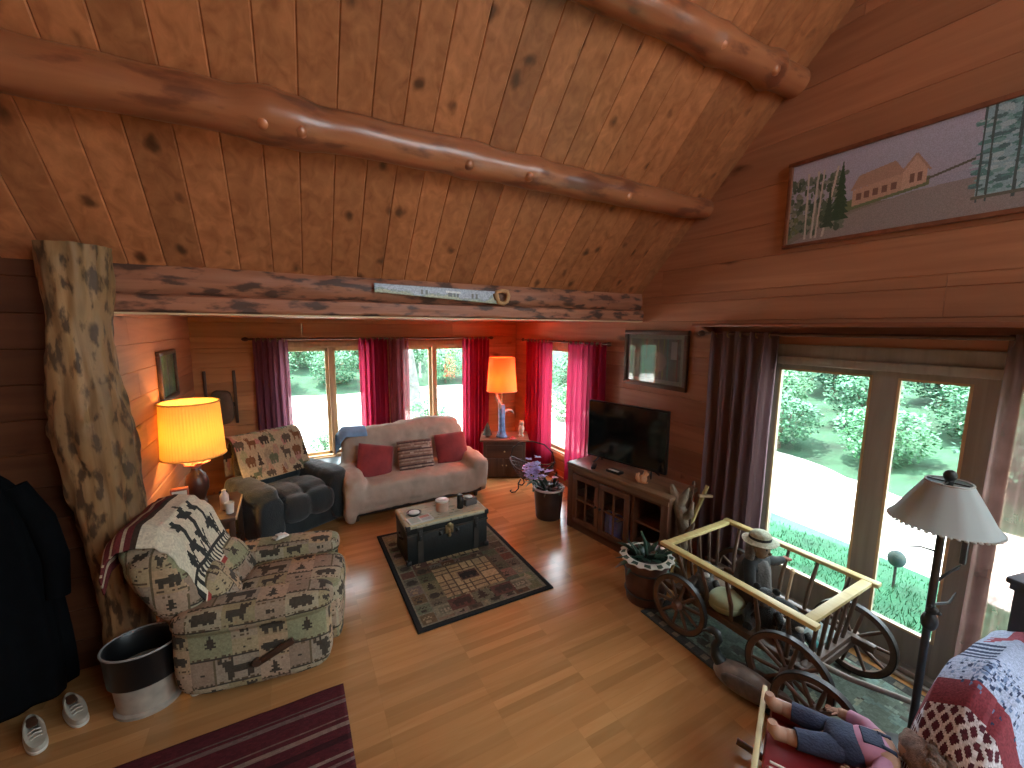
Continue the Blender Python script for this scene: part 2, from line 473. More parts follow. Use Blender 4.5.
# ---- back wall (windows 1 and 2)
W1 = (-.12, 1.08, .40, 2.06); W2 = (1.56, 2.74, .40, 2.06)
m = MB(); wall_boards(m, (XL - .06, YB, 0), (1, 0, 0), (0, -1, 0), XR - XL + .12, steps(0, ZA + .02, .2), [(a - XL + .06, b - XL + .06, c, d) for a, b, c, d in (W1, W2)], 1)
struct('wall_back', m, M['wallwood'])
# ---- right (gable) wall: window 3 and the glass door
W3 = (4.5, 5.75, .40, 2.06); D1 = (-.15, 2.14, .0, 2.13); W5 = (-2.7, -.45, .12, 2.13); W6 = (-2.6, -.35, 2.62, 4.6)  # last two openings are added out of view to bring in daylight
zs = [0, .27, .54, .81, 1.08, 1.35, 1.62, 1.89, 2.16, 2.43, 2.70, 2.97, 3.24, 3.55, 3.88, 4.2, 4.52, 4.85, 5.2, 5.6, 6.0, 6.5]
def glim(z):
    return (0 if z < 2.4 else YB - min(YB, 3.60 + 2.79 - z + .0 + .02) if z > 2.5 else 0, YB - YR)
m = MB(); wall_boards(m, (XR, YB, 0), (0, -1, 0), (-1, 0, 0), YB - YR, zs, [(YB - b, YB - a, c, d) for a, b, c, d in (W3, D1, W5, W6)], 3, glim, 3.2)
struct('wall_right', m, M['wallwood_y'])
# ---- left wall of the alcove, wall beside the post, left wall of the main room
m = MB(); wall_boards(m, (XL, YF + .05, 0), (0, 1, 0), (1, 0, 0), YB - YF + .0, steps(0, ZA + .02, .22), [], 5)
struct('wall_left', m, M['wallwood_y'])
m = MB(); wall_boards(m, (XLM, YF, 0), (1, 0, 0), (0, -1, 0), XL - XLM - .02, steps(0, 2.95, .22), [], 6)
struct('wall_front', m, wood('wall_stain_and_gloom', (.075, .022, .008), (.13, .045, .018), axis=0, grain=.8, rough=.5, knots=.5, island=.15))  # reddish brown wood, with the corner's gloom darkened into its colour
m = MB(); wall_boards(m, (XLM, YR, 0), (0, 1, 0), (1, 0, 0), YF - YR, steps(0, 6.6, .3), [], 8)
struct('wall_left.001', m, M['wallwood_y'])
WR = (1.5, 3.4, 3.0, 5.4)
# ---- rear wall behind the camera; its glazed opening is added for daylight
m = MB(); wall_boards(m, (XLM, YR, 0), (1, 0, 0), (0, 1, 0), XR - XLM, steps(0, 6.9, .3), [(WR[0] - XLM, WR[1] - XLM, WR[2], WR[3])], 9)
struct('wall_rear', m, M['wallwood'])

# ---- ceiling: boards running up the slope, a ridge, the flat alcove ceiling
m = MB(); s2 = math.sqrt(.5)
x = XLM; rnd = random.Random(4)
while x < XR:
    w = min(.2 * rnd.uniform(.93, 1.07), XR - x + .02)
    board(m, (x, 3.68, zroof(3.68)), (0, -s2, s2), (1, 0, 0), (0, -s2, -s2), (3.68 - .2) / s2, w, .05, .007)
    x += w
# flat strip beyond the slope, unseen, kept level so daylight can enter
x = XLM
while x < XR:
    board(m, (x, .2, zroof(.2)), (0, -1, 0), (1, 0, 0), (0, 0, -1), 3.3, .2, .05, .007)
    x += .2
for i in range(15):
    board(m, (XL - .05, 3.66 + i * .21, ZA), (1, 0, 0), (0, 1, 0), (0, 0, -1), XR - XL + .1, .21, .05, .006)
struct('ceiling', m, M['ceil'])
# roof skin keeping daylight out above the boards
m = MB(); m.bar((1.2, 3.75, zroof(3.75) + .12), (1.2, .2, zroof(.2) + .12), 6.9, .1, up=(0, 1, 1))
m.box((1.2, -1.45, zroof(.2) + .14), (6.9, 3.4, .1))
m.box((1.27, 5.42, ZA + .16), (5.3, 3.1, .16))
m.box((1.2, 3.88, 2.98), (6.3, .1, .5))
struct('trim_1', m, pm('roof_skin', (.1, .08, .07), .9))

# ---- baseboards
for nm, o, u, n, L in (('baseboard_back', (XL, YB - .052, 0), (1, 0, 0), (0, -1, 0), XR - XL), ('baseboard_left', (XL + .052, YF + .1, 0), (0, 1, 0), (1, 0, 0), YB - YF - .1),
                       ('baseboard_right', (XR - .052, YB, 0), (0, -1, 0), (-1, 0, 0), YB - 2.25)):
    m = MB(); board(m, Vector(o) + Vector(n) * .065, u, (0, 0, 1), n, L, .1, .018, .005); struct(nm, m, M['darkshelf'])

# ---- windows
def window(name, org, u, n, W, cols, sill=True):
    """W=(u0,u1,z0,z1) casing round the opening, sashes between cols"""
    u = Vector(u); n = Vector(n); org = Vector(org); u0, u1, z0, z1 = W
    P = lambda a, z, d=0: org + u * a + Vector((0, 0, z)) - n * d
    m = MB()
    c = .075
    for a, b in ((P(u0 - c, z1 + c / 2, -.012), P(u1 + c, z1 + c / 2, -.012)), (P(u0 - c, z0 - c / 2, -.012), P(u1 + c, z0 - c / 2, -.012))): m.bar(a, b, .03, c, bev=.004)
    for q in (u0 - c / 2, u1 + c / 2): m.bar(P(q, z0, -.012), P(q, z1, -.012), .03, c, up=u, bev=.004) if False else m.bar(P(q, z0, -.012), P(q, z1, -.012), c if abs(u.x) > .5 else .03, .03 if abs(u.x) > .5 else c, up=(0, 1, 0), bev=.004)
    # jamb box
    for z in (z0 + .012, z1 - .012): m.bar(P(u0, z, .07), P(u1, z, .07), .16, .024)
    for q in (u0 + .012, u1 - .012): m.bar(P(q, z0, .07), P(q, z1, .07), .024 if abs(u.x) > .5 else .16, .16 if abs(u.x) > .5 else .024, up=(0, 1, 0))
    f = m.build(name, M['trimwood'], None, 30); f['kind'] = 'structure'
    for i, (a, b) in enumerate(cols):
        m = MB(); fw = .045
        for z in (z0 + .024 + fw / 2, z1 - .024 - fw / 2): m.bar(P(a, z, .08), P(b, z, .08), .045, fw, bev=.004)
        for q in (a + fw / 2, b - fw / 2): m.bar(P(q, z0 + .024, .08), P(q, z1 - .024, .08), fw if abs(u.x) > .5 else .045, .045 if abs(u.x) > .5 else fw, up=(0, 1, 0), bev=.004)
        s = m.build('window_sash', M['trimwood'], f, 30)
        m = MB(); m.bar(P(a + fw, (z0 + z1) / 2, .08), P(b - fw, (z0 + z1) / 2, .08), .006, z1 - z0 - .13)
        m.build('pane', M['glass'], s, 0)
    # middle posts between sashes
    if len(cols) > 1:
        m = MB(); q = (cols[0][1] + cols[1][0]) / 2; w = cols[1][0] - cols[0][1]
        m.bar(P(q, z0 + .02, .05), P(q, z1 - .02, .05), w if abs(u.x) > .5 else .12, .12 if abs(u.x) > .5 else w, up=(0, 1, 0)); m.build('window_post', M['trimwood'], f, 30)
    return f
window('window_1', (0, YB, 0), (1, 0, 0), (0, -1, 0), W1, [(-.096, .505), (.555, 1.056)])
window('window_2', (0, YB, 0), (1, 0, 0), (0, -1, 0), W2, [(1.584, 2.085), (2.135, 2.716)])
window('window_3', (XR, 0, 0), (0, 1, 0), (-1, 0, 0), W3, [(4.524, 5.726)])
window('added_window_4', (XR, 0, 0), (0, 1, 0), (-1, 0, 0), W5, [(-2.676, -1.6), (-1.55, -.474)])  # added out of view, lets more daylight into the room
window('added_window_5', (XR, 0, 0), (0, 1, 0), (-1, 0, 0), W6, [(-2.576, -1.5), (-1.45, -.374)])  # upper one, also added unseen for extra daylight
window('added_window_6', (0, YR, 0), (1, 0, 0), (0, 1, 0), WR, [(WR[0] + .024, 2.43), (2.47, WR[1] - .024)])  # high rear window, added behind the camera to light the room
# landing under the camera, added unseen to block low light towards the left corner
m = MB(); m.box(((XLM + .85) / 2, (YR + 1.1) / 2, .45), (.85 - XLM, 1.1 - YR, .9)); struct('floor.001', m, M['floor'])

# ---- sliding glass door: frame, three panels
m = MB(); y0, y1, z1 = D1[0], D1[1], D1[3]
m.bar((XR + .03, y0, z1 - .03), (XR + .03, y1, z1 - .03), .18, .06, bev=.004)
m.bar((XR - .012, y0 - .08, z1 + .045), (XR - .012, y1 + .08, z1 + .045), .03, .11, bev=.004)
for y in (y1 - .02, y0 + .02): m.box((XR + .03, y, z1 / 2), (.18, .04, z1), bev=.004)
m.box((XR - .012, y1 + .04, z1 / 2), (.03, .1, z1), bev=.004)
m.box((XR + .02, (y0 + y1) / 2, .03), (.2, y1 - y0, .06), bev=.006)
door = m.build('door_1', M['doorwood'], None, 30); door['kind'] = 'structure'
for a, b, ga, gb, dx in ((1.30, 2.10, 1.40, 2.03, .06), (.76, 1.36, .88, 1.22, .0), (-.12, .80, -.02, .70, .06)):
    m = MB(); x = XR + dx
    zb, zt = (.30, 2.02) if dx == 0 else (.30, 2.02)
    m.box((x, (ga + gb) / 2, .06 + (zb - .06) / 2), (.048, gb - ga + .002, zb - .06))
    m.box((x, (ga + gb) / 2, (zt + 2.07) / 2), (.048, gb - ga + .002, 2.07 - zt))
    for s, e in ((a, ga), (gb, b)): m.box((x, (s + e) / 2, 1.065), (.05, e - s, 2.01), bev=.003)
    p = m.build('door_panel', M['doorwood'], door, 30)
    # pale bead round the glass
    m = MB()
    for z in (zb, zt): m.bar((x - .022, ga - .008, z), (x - .022, gb + .008, z), .014, .016)
    for y in (ga, gb): m.box((x - .022, y, (zb + zt) / 2), (.014, .016, zt - zb))
    m.build('glazing_bead', M['trimwood'], p, 30)
    m = MB(); m.box((x, (ga + gb) / 2, (zb + zt) / 2), (.008, gb - ga, zt - zb)); m.build('pane', M['glass'], p, 0)
m = MB(); m.box((XR - .04, .80, 1.02), (.03, .03, .22), bev=.008); m.box((XR - .025, .80, .93), (.03, .02, .02)); m.box((XR - .025, .80, 1.11), (.03, .02, .02))
m.build('door_handle', pm('door_pull', (.05, .05, .05), .4), door)
# floor track in front of the door
m = MB(); m.box((XR - .10, .5, .012), (.03, 1.3, .024), bev=.004); m.box((XR - .05, .5, .008), (.02, 1.3, .016), bev=.003)
struct('trim_2', m, pm('track_metal', (.45, .43, .4), .4, metal=.6))

# ---- logs
def log_points(a, b, n, wig, seed):
    a = Vector(a); b = Vector(b)
    return [a.lerp(b, i / n) + Vector((0, noise.noise((i * .22, seed, 0)), noise.noise((i * .22, seed, 9)))) * wig for i in range(n + 1)]
def log(name, a, b, r0, r1, seed, label, knots):
    pts = log_points(a, b, 90, .012, seed)
    L = (Vector(b) - Vector(a)).length
    rs = []
    for i in range(91):
        r = r0 + (r1 - r0) * i / 90
        for (k, h, w) in knots: r += h * math.exp(-((i / 90 - k) / w) ** 2)
        rs.append(r)
    m = MB(); m.tube(pts, rs, 28, wob=.07, seed=seed)
    rnd = random.Random(seed)
    for (k, h, w) in knots:                     # branch stubs
        i = int(k * 90); p = pts[i]; d = Vector((rnd.uniform(-.3, .3), -.75, -.55)).normalized()
        m.tube([p + d * rs[i] * .6, p + d * (rs[i] * 1.0 - .002), p + d * (rs[i] * 1.0 + .010)], [.05, .034, .012], 10)
    o = m.build(name, M['log'], None, 50); tag(o, label, 'log beam', None)
    return o
log('ceiling_log', (XLM, 2.80, 3.49), (XR, 2.86, 3.50), .13, .095, 3.1, 'long lower ceiling log crossing the sloped planks from the left edge of the picture', [(.33, .03, .02), (.36, .02, .012), (.55, .016, .02), (.64, .014, .012), (.8, .01, .02)])
log('ceiling_log', (XLM, 2.06, 4.27), (XR, 2.10, 4.28), .125, .105, 8.7, 'upper ceiling log near the peak ending at the gable wall', [(.82, .02, .02), (.93, .026, .012), (.6, .014, .03)])

# header beam: rounded log over a hewn lower timber
t = thing('header_beam', 'rough hewn double timber beam over the alcove opening with bark patches', 'beam', (0, 0, 0))
m = MB()
def half_log(u, v):
    x = XL + .12 + u * (XR - XL - .12); a = PI * (1.42 - .92 * v)
    r = .19 + .016 * noise.noise((x * 1.5, v * 2, 3)) + .009 * noise.noise((x * 7, v * 8, 1))
    return (x, 3.74 + .12 * math.cos(a) + (r - .19), 2.665 + (r - .045) * math.sin(a))
m.sheet(half_log, 150, 22)
m.build('log', M['beam'], t, 60)
m = MB()
def hewn(u, v):
    x = XL + .1 + u * (XR - XL - .1)
    path = [(3.62, 2.435), (3.60, 2.45), (3.597, 2.5), (3.60, 2.545), (3.63, 2.56), (3.8, 2.56), (3.8, 2.435), (3.62, 2.435)]
    k = v * (len(path) - 1); i = min(int(k), len(path) - 2); f = k - i
    y = path[i][0] * (1 - f) + path[i + 1][0] * f; z = path[i][1] * (1 - f) + path[i + 1][1] * f
    return (x, y + .007 * noise.noise((x * 4, z * 20, 5)), z + .004 * noise.noise((x * 3, 1, 5)))
m.sheet(hewn, 140, 21); m.build('lower_timber', M['beam'], t, 50)
m = MB(); m.box(((XL + XR) / 2 + .05, 3.64, 2.43), (XR - XL - .12, .09, .012)); m.build('pale_strip', M['palewood'], t)

# painted hand saw hung on the beam
t = thing('hand_saw', 'old hand saw with painted landscape blade mounted on the hewn beam', 'saw', (1.3, 3.585, 2.65))
cv = Canvas(110, 12, (.30, .33, .40))
for i in range(110):
    g = 3 + 2 * math.sin(i * .13) + 1.5 * math.sin(i * .31)
    cv.rect(i, 0, i + 1, max(1, g), (.32, .33, .22)); cv.rect(i, g, i + 1, g + 2 + math.sin(i * .5), (.22, .26, .24))
for i in (38, 42, 62, 64, 67, 70, 84, 88): cv.rect(i, 3, i + 2, 8, (.10, .10, .09))
cv.rect(60, 7, 74, 9, (.55, .55, .55)); cv.noise(.25, 3)
def blade(u, v):
    x = -.66 + u * 1.12; h = .072 + .045 * u
    return (x, -.006, .055 - u * .018 - h * (1 - v))
painted_sheet('blade', blade, cv, painted('painted_steel', .35, 0, spec=.6), t, thick=.003)
m = MB(); pts = [(.45, 0, .03), (.5, 0, .045), (.56, 0, .04), (.575, 0, .0), (.56, 0, -.05), (.52, 0, -.075), (.47, 0, -.065), (.455, 0, -.02)]
m.tube([Vector(p) + Vector((0, -.008, 0)) for p in pts], .02, 10, closed=True); m.tube([(.43, -.008, .02), (.45, -.008, -.04)], .022, 8)
m.build('handle', wood('saw_handle', (.3, .15, .06), (.45, .25, .11), 2), t)

# knotty post
pts = []; rs = []
for i in range(61):
    f = i / 60; z = f * 2.82
    x = -1.10 + .025 * math.sin(z * 2.0 + .6); y = 3.52 + .02 * math.sin(z * 1.4)
    r = .165 - .028 * math.exp(-((z - 2.3) / .35) ** 2) + .03 * math.exp(-((z - 1.7) / .4) ** 2) - .04 * math.exp(-((z - .4) / .6) ** 2)
    pts.append((x, y, z)); rs.append(r)
m = MB(); vs = []; n = 56
for (x, y, z), r in zip(pts, rs):
    for k in range(n):
        a = 2 * PI * k / n; d = Vector((math.cos(a), math.sin(a), 0))
        q = noise.noise(Vector((d.x * 2.2, d.y * 2.2, z * 2.4))) * .18 + noise.noise(Vector((d.x * 6, d.y * 6, z * 5 + 9))) * .14 - .12 * max(0, noise.noise(Vector((d.x * 4, d.y * 4, z * 7 + 4))) - .2) - .10 * max(0, noise.noise(Vector((d.x * 9, d.y * 9, z * 9 + 40))) - .15)
        vs.append(Vector((x, y, z)) + d * r * (1 + q))
fs = [(i * n + k, i * n + (k + 1) % n, (i + 1) * n + (k + 1) % n, (i + 1) * n + k) for i in range(60) for k in range(n)]
fs += [tuple(range(n - 1, -1, -1)), tuple(60 * n + k for k in range(n))]
m.add(vs, fs)
tag(m.build('log_post', M['post'], None, 70), 'gnarled knotty tree trunk post standing at the left end of the beam', 'post')

# long shelf over the door
m = MB(); m.box((3.50, 1.15, 2.385), (.25, 3.1, .03), bev=.004); m.box((3.60, 1.15, 2.34), (.04, 3.0, .06))
t = tag(m.build('wall_shelf', M['darkshelf'], None), 'long reddish wooden shelf above the glass door curtains', 'shelf')
for y in (2.62, -.3):
    m = MB(); m.prism([Vector((3.6, 0, 2.37)), Vector((3.42, 0, 2.37)), Vector((3.6, 0, 2.28))], (0, y - .012, 0), (0, y + .012, 0)); m.build('bracket', M['darkshelf'], t)
# ================================================================== cloth patterns
CREAM, TAN, OLIVE, DKB, RED = (.36, .30, .185), (.32, .26, .155), (.285, .235, .14), (.055, .043, .03), (.29, .205, .125)
def lodge_canvas():
    cv = Canvas(96, 96, CREAM); rnd = random.Random(11)
    cells = [(0, 0, 34, 26), (34, 0, 66, 26), (66, 0, 96, 20), (66, 20, 96, 46), (0, 26, 22, 58), (22, 26, 66, 58), (66, 46, 96, 74), (0, 58, 40, 96), (40, 58, 66, 78), (40, 78, 66, 96), (66, 74, 96, 96)]
    bgs = [CREAM, TAN, OLIVE, CREAM, RED, TAN, CREAM, OLIVE, TAN, CREAM, TAN]
    mots = [BEAR, MOOSE, FISH, TREE, PAW, MOOSE, BEAR, TREE, PAW, FISH, BEAR]
    for (x0, y0, x1, y1), b, mo in zip(cells, bgs, mots):
        cv.rect(x0, y0, x1, y1, tuple(c * rnd.uniform(.85, 1.1) for c in b))
        cv.rect(x0, y0, x1, y0 + 1, DKB); cv.rect(x0, y0, x0 + 1, y1, (.12, .09, .05))
        k = 2 if (x1 - x0 > 28 and y1 - y0 > 20) else 1
        if x1 - x0 > 40: k = 3
        w, h = len(mo[0]) * k, len(mo) * k
        cv.stamp(int((x0 + x1 - w) / 2), int((y0 + y1 - h) / 2) + 1, mo, DKB, k, rnd.random() < .5)
        for x in range(x0 + 3, x1 - 2, 3):
            if rnd.random() < .8: cv.rect(x, y0 + 2, x + 2, y0 + 4, (.10, .07, .04))
            if rnd.random() < .5: cv.rect(x, y1 - 3, x + 2, y1 - 2, (.14, .09, .05))
    cv.noise(.12, 2); return cv
LODGE = lodge_canvas()
def bear_canvas():
    cv = Canvas(88, 56, (.36, .30, .195)); rnd = random.Random(5)
    for i in range(60): cv.ellipse(rnd.uniform(0, 88), rnd.uniform(0, 56), rnd.uniform(2, 5), rnd.uniform(1.5, 4), (.34 * rnd.uniform(.6, 1.1), .27 * rnd.uniform(.6, 1.05), .15))
    for j in range(5):
        for i in range(6):
            x = i * 15 + (j % 2) * 7 + rnd.randint(-2, 2); y = j * 11 + rnd.randint(0, 2)
            mo = [BEAR, MOOSE, BEAR, TREE][(i + j * 2) % 4]
            cv.stamp(x, y, mo, [(.05, .035, .025), (.16, .07, .03), (.09, .07, .05), (.10, .12, .07)][(i * 3 + j) % 4], 1, rnd.random() < .5)
    cv.noise(.15, 4); return cv

P_LODGE = painted('lodge_upholstery', .9, .35, 120)
P_CLOTH = painted('printed_cloth', .92, .35, 150)
P_KNIT = painted('woven_throw', .95, .5, 120)
M['darkplush'] = pm('charcoal_plush', (.011, .018, .020), .8, .35, 5, .5, sheen=.25, bscale=90)
M['black'] = pm('black_plastic', (.006, .006, .0065), .35, .1, 10)
M['brass'] = pm('aged_brass', (.32, .24, .12), .4, .3, 30, metal=.8)
M['iron'] = pm('dark_iron', (.018, .017, .016), .5, .3, 20)
M['dkwood'] = wood('dark_walnut', (.045, .022, .014), (.10, .05, .03), 0, rough=.4, island=.15)
M['dkwood_z'] = wood('dark_walnut_upright', (.045, .022, .014), (.10, .05, .03), 2, rough=.4, island=.15)

# ================================================================== patchwork recliner (local +X is forward)
t = thing('recliner', 'lodge print patchwork recliner by the log post with striped throw over its back', 'armchair', (-.20, 3.33, 0), math.radians(-9))
def lodge(name, mb, off, vox=.012, par=t, wr=.012):
    o = mb.build(name, P_LODGE, par, 0); remesh(o, vox, 3, wr, .16); bake(o)
    o.data.polygons.foreach_set('use_smooth', [True] * len(o.data.polygons))
    paint_tri(o, LODGE, (.54, .54), off); return o
m = MB(); m.box((-.05, 0, .2), (.78, .66, .26), bev=.03); lodge('base', m, (.1, .2))
for s in (-1, 1):
    m = MB(); m.ell((-.03, s * .365, .32), (.45, .10, .27), .32, .42); m.ell((-.02, s * .37, .545), (.46, .125, .085), .55, .5)
    lodge('arm', m, (.3 * s, .05))
m = MB(); m.ell((.12, 0, .42), (.37, .285, .13), .5, .35); lodge('seat_cushion', m, (.5, .3))
m = MB(); m.ell((.40, 0, .27), (.075, .285, .20), .5, .4); lodge('footrest', m, (.2, .6))
m = MB(); a = math.radians(-24)
m.ell((-.42, 0, .52), (.15, .33, .26), .5, .5, rot=(0, a, 0)); m.ell((-.56, 0, .80), (.16, .35, .22), .55, .5, rot=(0, a, 0)); m.ell((-.62, 0, .97), (.15, .33, .11), .7, .5, rot=(0, a, 0))
for s in (-1, 1): m.ell((-.50, s * .31, .76), (.13, .09, .25), .6, .7, rot=(0, a, 0))
lodge('backrest', m, (.7, .1), .013)
m = MB(); m.ell((-.29, -.16, .60), (.09, .16, .17), .6, .6, rot=(0, a - .1, .15)); m.ell((-.29, .16, .60), (.09, .16, .17), .6, .6, rot=(0, a - .1, -.1))
lodge('lumbar_cushion', m, (.0, .45))
m = MB(); m.bar((-.02, -.475, .22), (.20, -.49, .34), .02, .045, bev=.008); m.tube([(-.02, -.44, .23), (-.02, -.49, .23)], .025, 12)
m.build('recline_lever', M['dkwood'], t)
for sx in (-.36, .28):
    for sy in (-.26, .26):
        m = MB(); m.lathe([(.03, 0), (.035, .03), (.03, .09)], (sx, sy, 0), 12); m.build('foot', M['dkwood_z'], t)

# striped throw over the top of its back
def throw_canvas():
    cv = Canvas(90, 110, (.60, .55, .42)); mar = (.13, .022, .022)
    cv.rect(0, 0, 40, 110, mar)
    for x in (5, 12, 19, 26, 33): cv.rect(x, 0, x + 2, 110, (.45, .35, .24))
    cv.rect(39, 0, 42, 110, (.05, .03, .02))
    K = (.03, .03, .028)
    for (x, y, f) in ((46, 42, False), (52, 20, True), (50, 66, True)): cv.stamp(x, y, MOOSE, K, 2, f)
    for (cx, cy) in ((70, 50), (74, 36), (68, 80), (72, 14)):
        cv.poly([(cx - 6, cy), (cx, cy - 4), (cx + 9, cy), (cx, cy + 5)], K)
        cv.line(cx - 5, cy + 8, cx + 9, cy + 3, 2, K)
    for y in range(0, 110, 6): cv.rect(78, y, 86, y + 3, K)
    cv.rect(76, 0, 78, 110, K); cv.rect(87, 0, 90, 110, (.30, .05, .04)); cv.noise(.15, 9); return cv
C, S = math.cos(math.radians(-9)), math.sin(math.radians(-9))
def on_recl(x, y, z): return (-.20 + C * x - S * y, 3.33 + S * x + C * y, z)
def throw(u, v):
    # u runs from behind the back, over its top, down the front; v across the width
    path = [(-.80, .84), (-.815, .93), (-.79, 1.02), (-.73, 1.085), (-.64, 1.105), (-.53, 1.085), (-.455, .99), (-.41, .86), (-.36, .74), (-.30, .66)]
    k = u * (len(path) - 1); i = min(int(k), len(path) - 2); f = k - i
    x = path[i][0] * (1 - f) + path[i + 1][0] * f; z = path[i][1] * (1 - f) + path[i + 1][1] * f
    y = (v - .5) * .70
    e = max(0, abs(v - .5) * 2 - .72) / .28
    y = math.copysign(min(abs(y), .355), y)
    z -= .10 * e ** 1.6; 
    z += .008 * noise.noise((u * 6, v * 5, 2)); x += .012 * noise.noise((u * 5, v * 7, 5))
    return on_recl(x + (.02 if u > .6 else 0), y, z + .04)
tag(painted_sheet('throw_blanket', throw, throw_canvas(), P_KNIT, None, thick=.012), 'maroon striped and cream moose throw draped over the patchwork recliner back', 'blanket')

# white card on the far arm
m = MB(); m.box((0, 0, .006), (.11, .07, .012), bev=.003); m.box((-.005, .0, .02), (.05, .05, .018), bev=.004)
tag(m.build('paper_stack', pm('white_paper', (.62, .60, .55), .7), None, 30, (-.15, 3.73, .632), (0, 0, .5)), 'small white paper pad on the far arm of the patchwork recliner', 'paper')

# ================================================================== charcoal plush recliner
t = thing('recliner', 'charcoal tufted plush recliner between lamp table and loveseat', 'armchair', (-.10, 5.35, 0), math.radians(-62))
def plush(name, mb, par=t, vox=.02, wr=.02):
    o = mb.build(name, M['darkplush'], par, 0); remesh(o, vox, 3, wr, .14); bake(o)
    o.data.polygons.foreach_set('use_smooth', [True] * len(o.data.polygons)); return o
m = MB(); m.box((0, 0, .19), (.78, .80, .30), bev=.04); plush('base', m)
for s in (-1, 1):
    m = MB(); m.ell((-.02, s * .40, .36), (.46, .13, .31), .4, .5); m.ell((.10, s * .41, .575), (.31, .15, .085), .7, .6); m.ell((.40, s * .40, .33), (.07, .13, .26), .6, .6)
    plush('arm', m)
m = MB()
for s in (-1, 1):
    m.ell((.13, s * .14, .46), (.24, .17, .12), .75, .65); m.ell((.40, s * .14, .38), (.11, .165, .15), .7, .65)
m.ell((.0, 0, .45), (.32, .27, .08), .5); plush('seat_cushion', m)
m = MB()
for z, w in ((.56, .32), (.74, .35), (.90, .34)): m.ell((-.34 - (z - .56) * .55, 0, z), (.15, w, .125), .7, .6)
m.ell((-.50, 0, .75), (.12, .34, .3), .4, .5); plush('backrest', m)
C2, S2 = math.cos(math.radians(-62)), math.sin(math.radians(-62))
def bear_throw(u, v):
    path = [(-.70, .55), (-.71, .75), (-.70, .93), (-.62, 1.045), (-.52, 1.05), (-.43, .99), (-.375, .90), (-.335, .80), (-.285, .70), (-.235, .62), (-.20, .57)]
    k = u * (len(path) - 1); i = min(int(k), len(path) - 2); f = k - i
    x = path[i][0] * (1 - f) + path[i + 1][0] * f; z = path[i][1] * (1 - f) + path[i + 1][1] * f
    y = (v - .5) * .78
    x += .010 * noise.noise((u * 6, v * 5, 2)) + .055
    return (-.10 + C2 * x - S2 * y, 5.35 + S2 * x + C2 * y, z + .035)
bc = bear_canvas(); bc.a = np.ascontiguousarray(bc.a.transpose(1, 0, 2)[:, ::-1]); bc.w, bc.h = bc.h, bc.w
tag(painted_sheet('throw_blanket', bear_throw, bc, P_CLOTH, None, thick=.01), 'tan bear and moose print throw over the charcoal recliner back', 'blanket')

# ================================================================== lamp table and things on it
t = thing('lamp_table', 'dark square lamp table between the two recliners', 'table', (-.80, 4.72, 0), 0)
m = MB(); m.box((0, 0, .60), (.56, .72, .035), bev=.008); m.build('tabletop', M['dkwood'], t)
m = MB(); m.box((0, 0, .545), (.50, .66, .075)); m.build('apron', M['dkwood'], t)
m = MB(); m.box((0, 0, .16), (.48, .62, .025), bev=.005); m.build('lower_shelf', M['dkwood'], t)
for sx in (-1, 1):
    for sy in (-1, 1): m = MB(); m.box((sx * .245, sy * .32, .29), (.045, .045, .585), bev=.005); m.build('leg', M['dkwood_z'], t)
m = MB(); m.box((.283, 0, .602), (.012, .70, .03), bev=.003); m.build('edge_highlight', M['trimwood'], t)  # highlight on the table edge, made as a pale strip

t = thing('table_lamp', 'lit table lamp with yellow pleated drum shade beside the alcove wall', 'lamp', (-.87, 4.9, .618), 0)
m = MB(); m.lathe([(.10, 0), (.11, .02), (.08, .04), (.10, .08), (.135, .15), (.14, .22), (.11, .29), (.06, .33), (.05, .36)], n=28, sx=.7, sy=.7); m.build('lamp_base', pm('glazed_brown', (.045, .018, .012), .35, .3, 8), t)
m = MB()
for k in range(6):
    a = k * PI / 3; m.ell((.075 * math.cos(a), .075 * math.sin(a), .40 + .012 * (k % 2)), (.055, .03, .012), 1, rot=(0, -.35, a))
m.lathe([(.03, .36), (.045, .38), (.02, .42)], n=16); m.build('flower_collar', pm('pink_glaze', (.55, .17, .11), .3), t)
m = MB(); m.tube([(0, 0, .40), (0, 0, .66)], .009, 8); h = [(.10 * math.cos(i * PI / 8), 0, .60 + .36 * math.sin(i * PI / 16) if False else .66 + .24 * math.sin(min(i, 16) * PI / 16)) for i in range(17)]
m.tube([(.09 * math.cos(i * PI / 12), 0, .56 + .42 * math.sin(i * PI / 12)) for i in range(13)], .004, 6); m.build('harp', M['brass'], t)
M['yshade'] = sheer('yellow_shade', (.86, .66, .26), .38, .0)
m = MB(); n = 120; vs = []; fs = []
for j in range(9):
    f = j / 8
    for k in range(n): 
        a = 2 * PI * k / n; r = (.255 - .022 * f) + .0035 * (k % 2); vs.append((r * math.cos(a), r * math.sin(a), .485 + f * .53))
for j in range(8):
    for k in range(n): fs.append((j * n + k, j * n + (k + 1) % n, (j + 1) * n + (k + 1) % n, (j + 1) * n + k))
m.add(vs, fs); sh = m.build('lamp_shade', M['yshade'], t, 0); solid(sh, .002)
sb = pm('shade_braid', (.65, .42, .12), .8)
for z, r in ((.49, .259), (1.01, .237)): m = MB(); m.tube([(r * math.cos(2 * PI * k / 48), r * math.sin(2 * PI * k / 48), z) for k in range(48)], .008, 8, closed=True); m.build('shade_trim', sb, sh)
m = MB(); m.lathe([(.0, .62), (.018, .63), (.02, .66), (.032, .70), (.03, .74), (0, .77)], n=16)
m.build('bulb', emit('bulb_glow', (1, .62, .25), 18), t)

